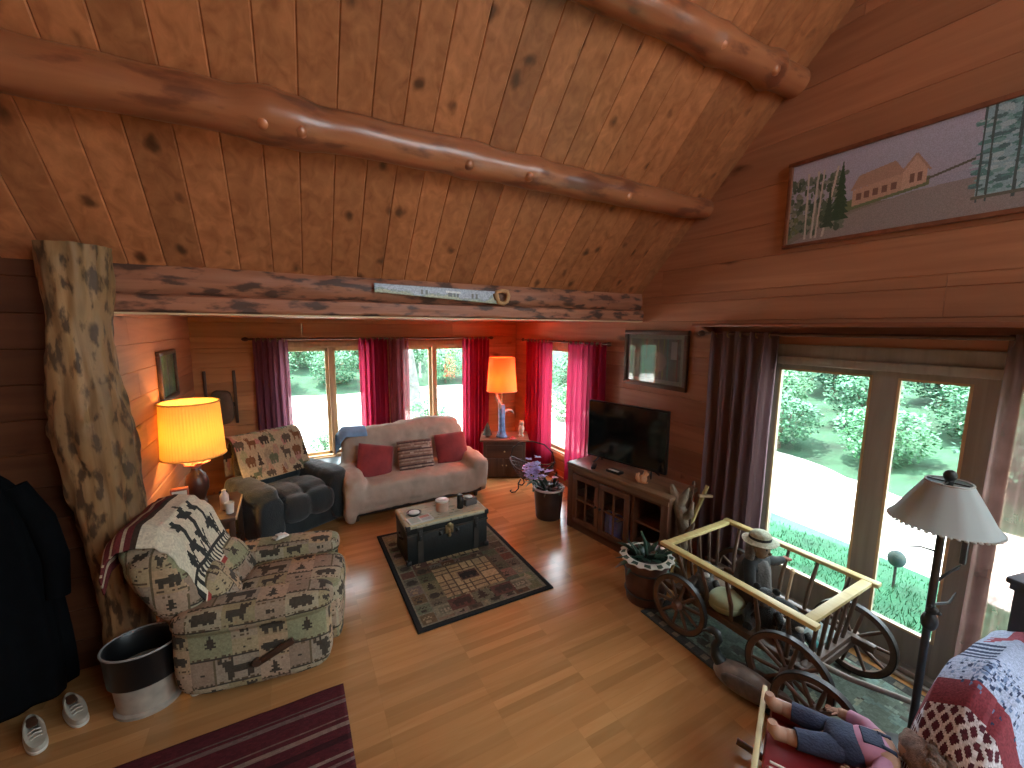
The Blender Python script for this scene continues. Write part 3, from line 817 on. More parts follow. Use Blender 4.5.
def lathe_thing(name, prof, mat, loc, label, cat, group=None, n=24, **k):
    m = MB(); m.lathe(prof, n=n, **k); return tag(m.build(name, mat, None, 40, loc), label, cat, group)
M['white'] = pm('white_ceramic', (.62, .60, .55), .35, .05)
lathe_thing('cup', [(.0, .0), (.032, 0), (.04, .1), (.037, .1), (.03, .01), (0, .01)], M['white'], (-.575, 4.50, .618), 'white cup on the lamp table nearer its corner', 'cup')
lathe_thing('bottle', [(0, 0), (.035, 0), (.037, .01), (.037, .13), (.03, .15), (.018, .165), (.018, .19), (0, .19)], pm('pale_bottle', (.60, .52, .46), .4), (-.625, 4.62, .618), 'pale squat bottle behind the white cup on lamp table', 'bottle')
t = thing('card_box', 'small white labelled box standing left of the lamp base', 'box', (-.97, 4.70, .618), .1)
m = MB(); m.box((0, 0, .12), (.13, .06, .24), bev=.003); m.build('carton', pm('red_carton', (.30, .06, .03), .6), t)
m = MB(); m.box((0, -.0315, .18), (.11, .003, .08)); m.build('paper_label', pm('paper_label', (.65, .60, .5), .7), t)
lathe_thing('mug', [(0, 0), (.036, 0), (.04, .09), (.036, .09), (.032, .01), (0, .01)], M['black'], (-.66, 4.86, .618), 'small black mug beside the yellow lamp base', 'mug')

# ================================================================== framed pictures on the alcove walls
def framed(name, label, W, H, loc, rot, cv, frame, mat_w=.03, fw=.045, depth=.035):
    """picture in local XZ facing -Y"""
    t = thing(name, label, 'picture', loc, 0); t.rotation_euler = rot
    m = MB()
    for z in (-H / 2 + fw / 2, H / 2 - fw / 2): m.box((0, -depth / 2, z), (W, depth, fw), bev=.006)
    for x in (-W / 2 + fw / 2, W / 2 - fw / 2): m.box((x, -depth / 2, 0), (fw, depth, H - 2 * fw), bev=.006)
    m.build('picture_frame', frame, t)
    m = MB(); m.box((0, -.006, 0), (W - fw, .008, H - fw)); m.build('backing', M['dkwood'], t)
    w, h = W - 2 * fw, H - 2 * fw
    painted_sheet('picture', lambda u, v: ((u - .5) * w, -.0125, (v - .5) * h), cv, painted('print_' + str(len(bpy.data.materials)), .4, 0), t)
    m = MB(); m.box((0, -.018, 0), (w, .003, h)); m.build('pane', glass('picture_glass', .045), t, 0)
    return t
def forest_canvas(w, h, base, seed, mat=None):
    cv = Canvas(w, h, base); rnd = random.Random(seed)
    for i in range(90):
        x = rnd.uniform(0, w); y = rnd.uniform(0, h); g = rnd.uniform(.5, 1.5)
        cv.ellipse(x, y, rnd.uniform(1.5, 5), rnd.uniform(1.5, 6), (base[0] * g, base[1] * g, base[2] * g))
    for i in range(9):
        x = rnd.uniform(0, w); cv.line(x, 0, x + rnd.uniform(-3, 3), h, rnd.uniform(.8, 2), tuple(c * rnd.choice((.35, 1.9)) for c in base))
    if mat:
        k = mat[3]; cv.rect(0, 0, w, k, mat[:3]); cv.rect(0, h - k, w, h, mat[:3]); cv.rect(0, 0, k, h, mat[:3]); cv.rect(w - k, 0, w, h, mat[:3])
    cv.noise(.2, seed); return cv
framed('framed_picture', 'framed green forest picture on the lit alcove wall above the yellow lamp', .66, .50, (XL + .001, 5.38, 1.85), (0, 0, PI / 2), forest_canvas(64, 46, (.10, .16, .09), 3), M['dkwood'])

# ================================================================== wooden rack on the back wall
t = thing('wall_rack', 'wooden wall rack with two upright prongs and a brown pouch left of the windows', 'rack', (-.84, YB - .01, 1.0), 0)
for x in (-.16, .165): m = MB(); m.box((x, -.015, .40), (.035, .03, .72), bev=.006); m.build('prong', M['dkwood_z'], t)
m = MB(); m.box((0, -.012, .30), (.33, .02, .06), bev=.005); m.build('crosspiece', M['dkwood'], t)
m = MB(); m.ell((0.01, -.05, .27), (.13, .04, .23), .6, .7, wob=.12); m.build('pouch', pm('brown_leather', (.09, .055, .03), .6, .3, 8), t)

# ================================================================== low chest under the window
t = thing('low_chest', 'low dark chest under the window between charcoal recliner and loveseat', 'chest', (.30, 6.35, 0), 0)
m = MB(); m.box((0, 0, .19), (.60, .42, .36), bev=.01); m.build('body', M['dkwood'], t)
m = MB(); m.box((0, 0, .39), (.64, .46, .04), bev=.012); m.build('lid', pm('slate_lid', (.06, .09, .10), .35), t)

# ================================================================== waste bin, cup, shoes, coat, striped runner
t = thing('waste_bin', 'beige waste bin with black rim band standing by the log post', 'bin', (-.905, 3.13, 0), 0)
m = MB(); m.lathe([(0, .0), (.165, 0), (.168, .02), (.150, .03), (.168, .26), (.160, .26), (.14, .03), (0, .03)], n=40, sy=.82); m.build('body', pm('beige_plastic', (.34, .30, .25), .5), t)
m = MB(); m.lathe([(.172, .20), (.182, .205), (.192, .40), (.196, .415), (.186, .418), (.172, .40), (.163, .22)], n=40, sy=.82); b = m.build('liner_band', M['black'], t)
m = MB(); m.tube([(.193 * math.cos(2 * PI * k / 48), .193 * .82 * math.sin(2 * PI * k / 48), .417) for k in range(48)], .0065, 8, closed=True); m.build('rim', pm('grey_rim', (.30, .29, .28), .4), b)
m = MB(); m.lathe([(0, .16), (.158, .16), (.16, .17), (0, .2)], n=30, sy=.82); m.build('liner', M['black'], t)
m = MB(); m.ell((.02, -.03, .205), (.06, .035, .03), .9, wob=.5, seed=3, wf=25)
tag(m.build('crumpled_paper', pm('crumpled_pink', (.42, .28, .22), .8), None, 20, (-.905, 3.13, 0)), 'crumpled pinkish paper inside the black rimmed waste bin', 'paper')
lathe_thing('paper_cup', [(0, 0), (.032, 0), (.042, .1), (.044, .105), (.039, .1), (.03, .006), (0, .006)], M['white'], (-.655, 3.07, 0), 'small white cup on the floor between waste bin and patchwork recliner', 'cup')
def shoe(loc, rz, label):
    t = thing('shoe', label, 'shoe', loc, rz, 'white shoes')
    m = MB(); m.ell((0, 0, .012), (.13, .045, .012), .4, .8, nu=32); m.build('sole', pm('sole_rubber', (.55, .53, .47), .6), t)
    m = MB()
    def up(u, v):
        a = 2 * PI * u; x = .125 * math.cos(a); w = .042 * (1 + .12 * math.cos(a)); y = w * spow(math.sin(a), .85)
        h = .085 if x < -.02 else .085 - .05 * ((x + .02) / .145)
        if v < .6: return (x, y, .02 + h * v / .6 * .8)
        k = (v - .6) / .4; return (x * (1 - .55 * k) - (.055 if True else 0) * k, y * (1 - .5 * k), .02 + h * (.8 + .2 * math.sin(k * PI / 2)))
    m.sheet(up, 36, 10); m.build('upper', pm('white_leather', (.42, .40, .33), .5, .1, 30), t, 60)
    m = MB(); m.ell((-.05, 0, .092), (.05, .024, .006), .8); m.build('lining', M['dkwood'], t)
    m = MB()
    for k in range(3): m.tube([(.015 + k * .02, -.024, .077 - k * .010), (.02 + k * .02, 0, .088 - k * .010), (.015 + k * .02, .024, .077 - k * .010)], .004, 6)
    m.build('laces', pm('shoelace', (.5, .48, .42), .8), t)
shoe((-1.40, 3.10, 0), math.radians(-62), 'left white shoe below the black coat in the dark corner')
shoe((-1.265, 3.20, 0), math.radians(-58), 'right white shoe nearer the log post in the dark corner')
# black coat on a stand
t = thing('coat', 'long black coat hanging in the dark corner left of the log post', 'coat', (-1.58, 3.36, 0), .2)
m = MB(); vs = []; fs = []; n = 60
prof = [(.25, .10), (.255, .3), (.245, .6), (.225, .9), (.20, 1.15), (.17, 1.35), (.11, 1.47), (.055, 1.52), (.05, 1.56)]
for j, (r, z) in enumerate(prof):
    for k in range(n):
        a = 2 * PI * k / n; q = r * (1 + (.10 * math.sin(7 * a + z) + .05 * math.sin(13 * a)) * (1 - j / 9)); vs.append((q * math.cos(a), q * .62 * math.sin(a), z))
fs = [(j * n + k, j * n + (k + 1) % n, (j + 1) * n + (k + 1) % n, (j + 1) * n + k) for j in range(len(prof) - 1) for k in range(n)]
m.add(vs, fs); bk = pm('black_wool', (.0025, .003, .004), .95, .2, 20, spec=.1); c = m.build('coat_body', bk, t, 60); solid(c, .012); subd(c)
for s in (-1, 1): m = MB(); m.tube([(s * .13, 0, 1.42), (s * .22, -.02, 1.2), (s * .26, -.03, .95), (s * .25, -.06, .72)], [.06, .065, .06, .055], 16); m.build('sleeve', bk, t, 60)
m = MB(); m.lathe([(.075, 1.50), (.085, 1.55), (.06, 1.62), (.05, 1.62), (.06, 1.53)], n=24, sy=.8); m.build('collar', bk, t, 60)
m = MB(); m.tube([(0, 0, 1.55), (0, 0, 1.66), (.03, .05, 1.70), (.03, .1, 1.68), (.03, .24, 1.68)], .008, 8); m.build('hanger_hook', M['iron'], t)

cv = Canvas(60, 120, (.065, .008, .012)); cv.rect(0, 0, 60, 120, (.075, .010, .014))
for y, w, c in ((8, 2, (.16, .10, .08)), (12, 1, (.2, .15, .12)), (28, 3, (.18, .12, .10)), (33, 2, (.24, .18, .14)), (37, 1, (.14, .09, .07)), (52, 5, (.035, .006, .008)), (62, 2, (.16, .10, .09)), (67, 2, (.22, .16, .13)), (76, 4, (.032, .006, .008)), (86, 3, (.20, .14, .11)), (92, 1, (.16, .1, .08)), (104, 3, (.14, .09, .08)), (109, 1, (.11, .07, .06))):
    cv.rect(0, y, 60, y + w, c)
cv.noise(.18, 5)
tag(painted_sheet('striped_rug', lambda u, v: (-1.25 + u * 1.44, 1.55 + v * 1.14, .012 + .003 * noise.noise((u * 6, v * 6, 0))), cv, P_KNIT, None, thick=.011), 'maroon striped woven rug in front of the patchwork recliner', 'rug')
# ================================================================== loveseat with its cream cover
M['cream'] = pm('cream_cotton', (.46, .38, .31), .9, .10, 5, .25, sheen=.1, bscale=160)
M['dkfab'] = pm('dark_brown_fabric', (.05, .035, .028), .9, .2, 20)
M['red'] = pm('red_velvet', (.26, .028, .032), .85, .2, 8, .2, sheen=.3, bscale=140)
LS = (1.40, 5.46, 0); LR = math.radians(2.5)
t = thing('loveseat', 'dark brown loveseat under a cream cover in front of the windows', 'sofa', LS, LR)
m = MB(); m.box((0, .02, .17), (1.74, .78, .20), bev=.03); m.build('base', M['dkfab'], t)
m = MB(); m.box((0, .30, .58), (1.40, .16, .70), bev=.05); m.build('backrest', M['dkfab'], t)
for s in (-1, 1): m = MB(); m.box((s * .78, -.02, .40), (.15, .70, .34), bev=.05); m.build('arm', M['dkfab'], t)
m = MB(); m.box((0, -.05, .33), (1.36, .62, .14), bev=.04); m.build('seat_cushion', M['dkfab'], t)
for sx in (-.8, .8):
    for sy in (-.3, .33): m = MB(); m.lathe([(.025, 0), (.035, .08)], (sx, sy, 0), 12); m.build('leg', M['dkwood_z'], t)
m = MB()
m.ell((0, -.10, .33), (.80, .36, .15), .35, .3)                      # seat and front drop
m.box((0, -.40, .275), (1.62, .07, .30), bev=.02)
m.ell((0, .30, .58), (.86, .17, .44), .42, .35, rot=(-.16, 0, 0))    # back
m.ell((.30, .36, .95), (.52, .13, .10), .8, .6); m.ell((-.35, .36, .92), (.46, .13, .08), .8, .6)
for s in (-1, 1):
    m.ell((s * .81, -.06, .48), (.135, .41, .13), .75, .55); m.ell((s * .83, -.06, .345), (.115, .40, .225), .3, .35)
m.ell((.90, -.16, .28), (.05, .26, .23), .5, .5); m.ell((-.88, -.34, .25), (.07, .12, .24), .5, .5)
o = m.build('sofa_cover', M['cream'], None, 0, LS, (0, 0, LR)); remesh(o, .020, 3, .055, .20); bake(o)
o.data.polygons.foreach_set('use_smooth', [True] * len(o.data.polygons)); o.data.materials.clear(); o.data.materials.append(M['cream'])
tag(o, 'cream throw cover draped over the whole loveseat', 'sofa cover')
def pillow(name, loc, rot, w, h, mat, label, group=None, cv=None):
    m = MB(); m.sheet(lambda u, v: ((u - .5) * w * (1 - .10 * (2 * v - 1) ** 2 * 0), -.075 * (max(0, (1 - (2 * u - 1) ** 2) * (1 - (2 * v - 1) ** 2))) ** .38, (v - .5) * h), 20, 20)
    m.sheet(lambda u, v: ((u - .5) * w, .055 * (max(0, (1 - (2 * u - 1) ** 2) * (1 - (2 * v - 1) ** 2))) ** .38, (v - .5) * h), 20, 20)
    o = m.build(name, mat, None, 80, loc, rot)
    if cv is not None:
        c, q = face_geo(o.data); set_cols(o.data, cv.get(np.clip(c[:, 0] / w + .5, 0, .999), np.clip(c[:, 2] / h + .5, 0, .999)))
    return tag(o, label, 'pillow', group)
pillow('throw_pillow', (.90, 5.40, .635), (-.42, .25, .10), .46, .42, M['red'], 'red throw pillow at the left end of the cream loveseat', 'loveseat pillows')
pillow('throw_pillow', (1.96, 5.46, .655), (-.36, -.02, .02), .46, .42, M['red'], 'red throw pillow at the right end of the cream loveseat', 'loveseat pillows')
cv = Canvas(48, 40, (.22, .13, .10)); rnd = random.Random(8)
for y in range(0, 40, 5): cv.rect(0, y, 48, y + 2, (.34, .25, .20)); cv.rect(0, y + 2, 48, y + 3, (.09, .05, .05))
for i in range(30): x = rnd.randint(0, 46); y = rnd.randint(0, 38); cv.rect(x, y, x + rnd.randint(2, 8), y + 1, (.42, .33, .27))
cv.noise(.2, 2)
pillow('throw_pillow', (1.43, 5.40, .64), (-.40, .02, .04), .48, .41, P_CLOTH, 'brown striped throw pillow between the two red ones', 'loveseat pillows', cv)
# pale blue blanket at the left corner of the back
def bl(u, v):
    p = [(-.06, .36), (-.05, .66), (0, .90), (.06, 1.015), (.16, 1.055), (.28, 1.04), (.37, .93), (.41, .75)]
    k = u * (len(p) - 1); i = min(int(k), len(p) - 2); f = k - i
    y = p[i][0] * (1 - f) + p[i + 1][0] * f; z = p[i][1] * (1 - f) + p[i + 1][1] * f
    x = -.905 + v * .34; e = max(0, .22 - v) / .22
    z -= .10 * e; 
    return (x, y + .05 + .012 * noise.noise((u * 5, v * 4, 3)), z + .006 - .02 * v)
m = MB(); m.sheet(lambda u, v: bl(.36 + .64 * u, v), 30, 20)
o = m.build('blanket', pm('pale_blue_fleece', (.22, .38, .62), .9, .1, 10, .2), None, 80, LS, (0, 0, LR)); solid(o, .012, 1)
tag(o, 'pale blue blanket folded over the left back corner of the loveseat', 'blanket')

# ================================================================== lodge rug with trunk
def rug_canvas():
    W, H = 84, 113; cv = Canvas(W, H, (.012, .012, .012)); rnd = random.Random(3)
    BG = [(.15, .13, .085), (.12, .115, .075), (.17, .13, .085), (.10, .095, .06)]; BR = [(.11, .045, .03), (.085, .05, .032), (.13, .07, .04)]
    TN = [(.34, .24, .12), (.38, .28, .15), (.30, .22, .12)]
    cv.rect(3, 3, W - 3, H - 3, (.16, .145, .10))
    # outer ring of tiles
    xs = [4, 13, 23, 31, 40, 44, 53, 61, 71, 80]; ys = [4, 13, 22, 31, 40, 49, 57, 66, 75, 84, 92, 101, 109]
    for i in range(len(xs) - 1):
        for j in range(len(ys) - 1):
            edge = i in (0, len(xs) - 2) or j in (0, len(ys) - 2)
            c = rnd.choice(BR) if rnd.random() < .28 else rnd.choice(BG)
            if not edge: c = tuple(q * .9 for q in c)
            cv.rect(xs[i], ys[j], xs[i + 1] - (1 if edge else 0), ys[j + 1] - (1 if edge else 0), tuple(q * rnd.uniform(.85, 1.15) for q in c))
            if rnd.random() < .75:
                mo = rnd.choice([PAW, TREE, FISH, PAW]); cv.stamp(xs[i] + 1, ys[j] + 1, [r[:xs[i + 1] - xs[i] - 2] for r in mo][:ys[j + 1] - ys[j] - 2], (.045, .035, .025) if rnd.random() < .7 else (.26, .20, .12))
    for (x, y) in ((13, 6), (60, 8), (16, 96), (58, 96)):
        cv.rect(x, y, x + 14, y + 10, (.20, .175, .115)); cv.rect(x + 2, y + 2, x + 12, y + 8, (.13, .115, .075)); cv.stamp(x + 3, y + 3, ["#.#.#.##", "..#.#..#", "#.##.##."], (.26, .22, .15))
    for (x, w) in ((22, 14), (37, 11), (49, 14)):
        cv.rect(x, 8, x + w, 18, (.10, .045, .032) if x != 37 else (.13, .12, .075)); cv.stamp(x + 2, 10, TREE if x == 37 else [r[:w - 3] for r in BEAR], (.05, .03, .022))
    # centre block of tan tiles
    def centre(y0):
        gx = [23, 33, 42, 51, 62]; gy = [0, 8, 16, 24, 32]
        cv.rect(23, y0, 63, y0 + 33, (.09, .065, .04))
        for i in range(4):
            for j in range(4):
                x0, x1 = gx[i], gx[i + 1] - 1; a, b = y0 + gy[j], y0 + gy[j + 1] - 1
                cv.rect(x0, a, x1, b, rnd.choice(TN))
                if rnd.random() < .5: cv.rect(x0, (a + b) // 2, x1, (a + b) // 2 + 1, (.11, .075, .045))
                if rnd.random() < .5: cv.rect((x0 + x1) // 2, a, (x0 + x1) // 2 + 1, b, (.11, .075, .045))
        cv.rect(36, y0 + 11, 50, y0 + 22, (.24, .16, .09)); cv.rect(37, y0 + 12, 49, y0 + 21, (.07, .035, .025)); cv.stamp(37, y0 + 13, BEAR, (.02, .014, .012))
    centre(20); centre(60)
    cv.noise(.2, 6); return cv
RX0, RX1, RY0, RY1 = .752, 2.0, 2.905, 4.60
tag(painted_sheet('patchwork_rug', lambda u, v: (RX0 + u * (RX1 - RX0), RY0 + v * (RY1 - RY0), .012), rug_canvas(), P_KNIT, None, thick=.011), 'patchwork lodge rug with black border under the trunk', 'rug')

t = thing('trunk', 'black steamer trunk with brass latch used as coffee table', 'trunk', (1.335, 4.06, .013), math.radians(1))
M['tr'] = pm('trunk_black', (.008, .011, .011), .5, .3, 12, .1)
m = MB(); m.box((0, 0, .155), (.86, .44, .31), bev=.008); m.build('body', M['tr'], t)
m = MB(); m.box((0, 0, .365), (.87, .45, .10), bev=.012); lid = m.build('lid', M['tr'], t)
m = MB()
for z in (.315,): m.box((0, -.2275, z), (.87, .006, .018))
for x in (-.30, .30):
    m.box((x, -.2265, .21), (.055, .008, .40)); 
m.build('banding', pm('dark_slat', (.035, .03, .024), .5, .2), t)
m = MB(); m.box((0, -.232, .30), (.085, .012, .09), bev=.003); m.lathe([(0, 0), (.026, 0), (.024, .012), (.012, .018), (0, .018)], (0, -.238, .345), 16, rot=(PI / 2, 0, 0)); m.box((0, -.24, .265), (.022, .012, .07), bev=.004); m.lathe([(0, 0), (.02, 0), (.016, .012), (0, .014)], (0, -.236, .235), 14, rot=(PI / 2, 0, 0)); m.build('lock_plate', M['brass'], t)
for x in (-.09, .09): m = MB(); m.box((x, -.23, .27), (.035, .012, .05), bev=.005); m.lathe([(0, 0), (.018, 0), (0, .016)], (x, -.236, .27), 12, rot=(PI / 2, 0, 0)); m.build('boss', M['iron'], t)
for x in (-.30, .30): m = MB(); m.box((x, -.232, .30), (.045, .014, .10), bev=.004); m.box((x, -.24, .27), (.025, .012, .05), bev=.003); m.build('draw_latch', M['iron'], t)
for x in (-.42, .42):
    for z in (.03, .39): m = MB(); m.box((x, -.212, z), (.05, .05, .05), bev=.01); m.build('corner_guard', M['iron'], t)
for s in (-1, 1): m = MB(); m.tube([(s * .435, -.08, .22), (s * .46, -.06, .24), (s * .46, .06, .24), (s * .435, .08, .22)], .012, 8); m.build('side_handle', M['dkfab'], t)
ZT = .013 + .416
# cloth on the trunk
cv = Canvas(76, 44, (.42, .42, .32)); rnd = random.Random(2)
for i in range(110): x = rnd.uniform(0, 76); y = rnd.uniform(0, 44); cv.ellipse(x, y, rnd.uniform(.8, 3), rnd.uniform(.6, 1.6), rnd.choice([(.22, .27, .20), (.52, .46, .34), (.30, .30, .22)]))
for k in (1, 4): cv.rect(k, 0, k + 1, 44, (.5, .42, .26)); cv.rect(76 - k - 1, 0, 76 - k, 44, (.5, .42, .26)); cv.rect(0, k, 76, k + 1, (.5, .42, .26)); cv.rect(0, 44 - k - 1, 76, 44 - k, (.5, .42, .26))
def tcl(u, v):
    x = (u - .5) * .90; y = (v - .5) * .47; z = .004
    if abs(y) > .218: z -= (abs(y) - .218) * 2.2; y = math.copysign(.229, y)
    if abs(x) > .428: z -= (abs(x) - .428) * 1.8; x = math.copysign(.4385, x)
    return (1.335 + x, 4.06 + y + x * .0175, ZT + z)
tag(painted_sheet('trunk_cloth', tcl, cv, P_CLOTH, None, thick=-.003), 'cream and sage woven cloth covering the trunk top', 'cloth')
ZT += .006
cv = Canvas(30, 22, (.60, .60, .55)); cv.rect(2, 2, 14, 20, (.35, .45, .40)); cv.rect(16, 12, 28, 20, (.55, .30, .25)); 
for y in range(3, 11, 2): cv.rect(16, y, 28, y + 1, (.3, .3, .3))
t = thing('magazine', 'pale folded magazine near the left front of the trunk', 'magazine', (1.06, 3.91, ZT), .12)
m = MB(); m.box((0, 0, .005), (.25, .14, .01), bev=.002); m.build('pages', M['white'], t)
painted_sheet('cover', lambda u, v: ((u - .5) * .25, (v - .5) * .14, .0112), cv, P_CLOTH, t)
t = thing('dish', 'round dark dish with white contents at the left of the trunk top', 'dish', (1.04, 4.06, ZT), 0)
m = MB(); m.lathe([(0, 0), (.055, 0), (.078, .022), (.074, .024), (.052, .006), (0, .006)], n=28); m.build('bowl', pm('dark_dish', (.05, .06, .055), .35), t)
m = MB(); m.ell((0, 0, .022), (.055, .052, .016), .9); m.build('white_contents', M['white'], t)
t = thing('candle', 'squat cream and pink jar candle in the middle of the trunk', 'candle', (1.33, 4.02, ZT), 0)
m = MB(); m.lathe([(0, 0), (.062, 0), (.066, .01), (.066, .10), (.06, .105), (0, .105)], n=28); m.build('jar', pm('pink_wax', (.50, .33, .25), .4), t)
m = MB(); m.lathe([(.0, .104), (.068, .104), (.07, .108), (.07, .118), (.06, .124), (0, .124)], n=28); m.build('lid', M['white'], t)
t = thing('tissue_box', 'small dark tissue box with white top at the right end of the trunk', 'box', (1.645, 4.05, ZT), .2)
m = MB(); m.box((0, 0, .035), (.14, .11, .07), bev=.004); m.build('carton', pm('grey_carton', (.10, .085, .08), .6), t)
m = MB(); m.ell((0, 0, .082), (.045, .032, .016), .8, wob=.3, wf=30); m.build('tissue', M['white'], t)
t = thing('canister', 'upright black canister beside the tissue box on trunk', 'canister', (1.52, 3.99, ZT), 0)
m = MB(); m.lathe([(0, 0), (.032, 0), (.034, .005), (.034, .12), (.03, .125), (0, .125)], n=20); m.build('body', M['black'], t)
m = MB(); m.lathe([(0, .125), (.03, .125), (.03, .145), (.024, .152), (0, .152)], n=20); m.build('cap', M['iron'], t)

# ================================================================== corner end table, orange lamp, ornaments
ER = math.radians(-27)
t = thing('end_table', 'dark cabinet style end table set diagonally in the window corner', 'table', (2.98, 5.80, 0), ER)
m = MB(); m.box((0, 0, .31), (.66, .48, .58), bev=.006); m.build('body', M['dkwood_z'], t)
m = MB(); m.box((0, 0, .615), (.76, .56, .035), bev=.01); m.build('tabletop', wood('end_table_top', (.10, .05, .03), (.20, .11, .07), 0, rough=.3), t)
d = MB(); d.box((0, -.245, .44), (.56, .016, .20), bev=.004); d = d.build('drawer', M['dkwood'], t); m = MB(); m.ell((0, -.266, .44), (.014, .014, .014)); m.build('knob', M['brass'], d)
for s in (-1, 1):
    d = MB(); d.box((s * .142, -.245, .19), (.27, .016, .27), bev=.004); d = d.build('door', M['dkwood_z'], t); m = MB(); m.ell((s * .03, -.266, .22), (.012, .012, .012)); m.build('knob', M['brass'], d)
for sx in (-1, 1):
    for sy in (-1, 1): m = MB(); m.box((sx * .31, sy * .22, .012), (.05, .05, .024)); m.build('foot', M['dkwood_z'], t)
ZE = .634
t = thing('table_lamp', 'table lamp with orange shade and blue driftwood base in the corner', 'lamp', (2.90, 5.74, ZE), 0)
m = MB(); m.lathe([(0, 0), (.085, 0), (.09, .02), (.07, .05), (.055, .10), (.05, .25), (.055, .45), (.048, .52), (0, .53)], n=24, fold=.06, nf=5); m.build('lamp_base', pm('weathered_blue', (.13, .22, .42), .5, .5, 14, .4), t)
m = MB(); m.tube([(-.02, -.01, .42), (-.06, -.03, .56), (-.10, -.03, .64), (-.11, -.03, .72)], [.026, .024, .02, .012], 10, wob=.3); m.tube([(.04, 0, .40), (.10, -.02, .43), (.17, -.02, .41), (.20, -.02, .36)], [.02, .018, .016, .01], 10, wob=.3); m.build('branch', pm('bleached_driftwood', (.38, .36, .34), .7, .4, 14), t)
m = MB(); m.tube([(0, 0, .52), (0, 0, .80)], .012, 10); m.build('stem', M['brass'], t)
M['oshade'] = sheer('orange_shade', (.90, .44, .18), .5, .0)
m = MB(); m.lathe([(.235, .735), (.195, 1.26)], n=48); sh = m.build('lamp_shade', M['oshade'], t, 40)
bm = bmesh.new(); bm.from_mesh(sh.data); bmesh.ops.delete(bm, geom=[f for f in bm.faces if len(f.verts) > 4], context='FACES'); bm.to_mesh(sh.data); bm.free(); solid(sh, .002)
sb = pm('tan_braid', (.55, .3, .14), .8)
for z, r in ((.74, .236), (1.255, .197)): m = MB(); m.tube([(r * math.cos(2 * PI * k / 48), r * math.sin(2 * PI * k / 48), z) for k in range(48)], .006, 8, closed=True); m.build('shade_trim', sb, sh)
m = MB(); m.lathe([(.0, .80), (.02, .81), (.03, .88), (0, .95)], n=14); m.build('bulb', emit('warm_bulb', (1, .45, .15), 14), t)
t = thing('figurine', 'small pale figurine on the right end of the corner table', 'figurine', (3.19, 5.62, ZE), 0)
m = MB(); m.lathe([(0, 0), (.04, 0), (.045, .02), (.03, .05), (.045, .10), (.05, .14), (.03, .18), (0, .19)], n=18); m.build('body', pm('figurine_cream', (.42, .30, .22), .5, .4, 25), t)
m = MB(); m.ell((0, -.01, .215), (.035, .035, .04)); m.ell((-.022, 0, .25), (.012, .01, .014)); m.ell((.022, 0, .25), (.012, .01, .014)); m.build('head', pm('figurine_tan', (.34, .22, .15), .5), t)
t = thing('ornament_tree', 'little dark cone shaped tree ornament left of the orange lamp', 'ornament', (2.70, 5.85, ZE), 0)
m = MB(); m.lathe([(.02, 0), (.02, .03), (.075, .035), (.045, .09), (.06, .09), (.03, .15), (.042, .15), (0, .24)], n=20); m.build('foliage', pm('dark_fir', (.025, .04, .03), .8, .4, 30), t)
m = MB(); m.ell((0, 0, .012), (.035, .035, .012)); m.build('stand', M['dkwood'], t)
m = MB(); m.ell((0, 0, .012), (.055, .04, .013), .5); m.ell((0, 0, .03), (.03, .025, .012), .8)
tag(m.build('trinket_dish', pm('red_trinket', (.45, .05, .04), .4), None, 40, (2.985, 5.535, ZE)), 'little red trinket dish at the front of the corner table', 'dish')

# ================================================================== wrought iron basket stand
t = thing('basket_stand', 'wrought iron basket stand with curled legs beside the corner table', 'stand', (2.98, 4.93, 0), math.radians(-50))
m = MB()
rim = [(.33 * math.cos(2 * PI * k / 40), .19 * math.sin(2 * PI * k / 40), .36 + .12 * abs(math.cos(2 * PI * k / 40)) ** 3) for k in range(40)]
m.tube(rim, .011, 8, closed=True)
for j in range(1, 5):
    f = j / 5; m.tube([(x * (1 - .55 * f ** 1.5), y * (1 - .5 * f ** 1.5), z - .17 * f - (z - .36) * f) for x, y, z in rim], .005, 6, closed=True)
for k in range(0, 40, 2):
    x, y, z = rim[k]; m.tube([(x * (1 - .55 * (f / 5) ** 1.5), y * (1 - .5 * (f / 5) ** 1.5), z - .17 * f / 5 - (z - .36) * f / 5) for f in range(6)], .004, 5)
m.build('basket', M['iron'], t)
m = MB(); m.tube([(-.33, 0, .48), (-.30, 0, .62), (-.18, 0, .72), (0, 0, .75), (.18, 0, .72), (.30, 0, .62), (.33, 0, .48)], .010, 8); 
for sx in (-1, 1):
    for sy in (-1, 1):
        l = MB(); c = [(sx * .14, sy * .08, .20), (sx * .17, sy * .11, .14), (sx * .16, sy * .12, .07), (sx * .20, sy * .14, .02), (sx * .25, sy * .16, .012), (sx * .27, sy * .17, .035), (sx * .25, sy * .16, .05)]
        l.tube(c, .009, 8); l.build('leg', M['iron'], t)
m.build('handle', M['iron'], t)

# ================================================================== potted plants
def leaf_mesh(mb, base, d, L, w, droop, n=6, up=Vector((0, 0, 1))):
    base = Vector(base); d = Vector(d).normalized(); s = d.cross(up)
    if s.length < .1: s = Vector((1, 0, 0))
    s.normalize(); vs = []; p = base.copy(); dd = d.copy()
    for i in range(n + 1):
        f = i / n; ww = w * math.sin(PI * min(.97, .12 + f * .88)) ** .8
        nrm = s.cross(dd).normalized()
        vs += [p - s * ww, p + nrm * ww * .3, p + s * ww]
        dd = (dd + Vector((0, 0, -droop / n))).normalized(); p = p + dd * (L / n)
    fs = []
    for i in range(n):
        a = i * 3; fs += [(a, a + 1, a + 4, a + 3), (a + 1, a + 2, a + 5, a + 4)]
    mb.add(vs, fs)
M['darkleaf'] = pm('dark_green_leaf', (.022, .055, .035), .4, .4, 12)
M['soil'] = pm('potting_soil', (.03, .02, .014), .95, .4, 40)
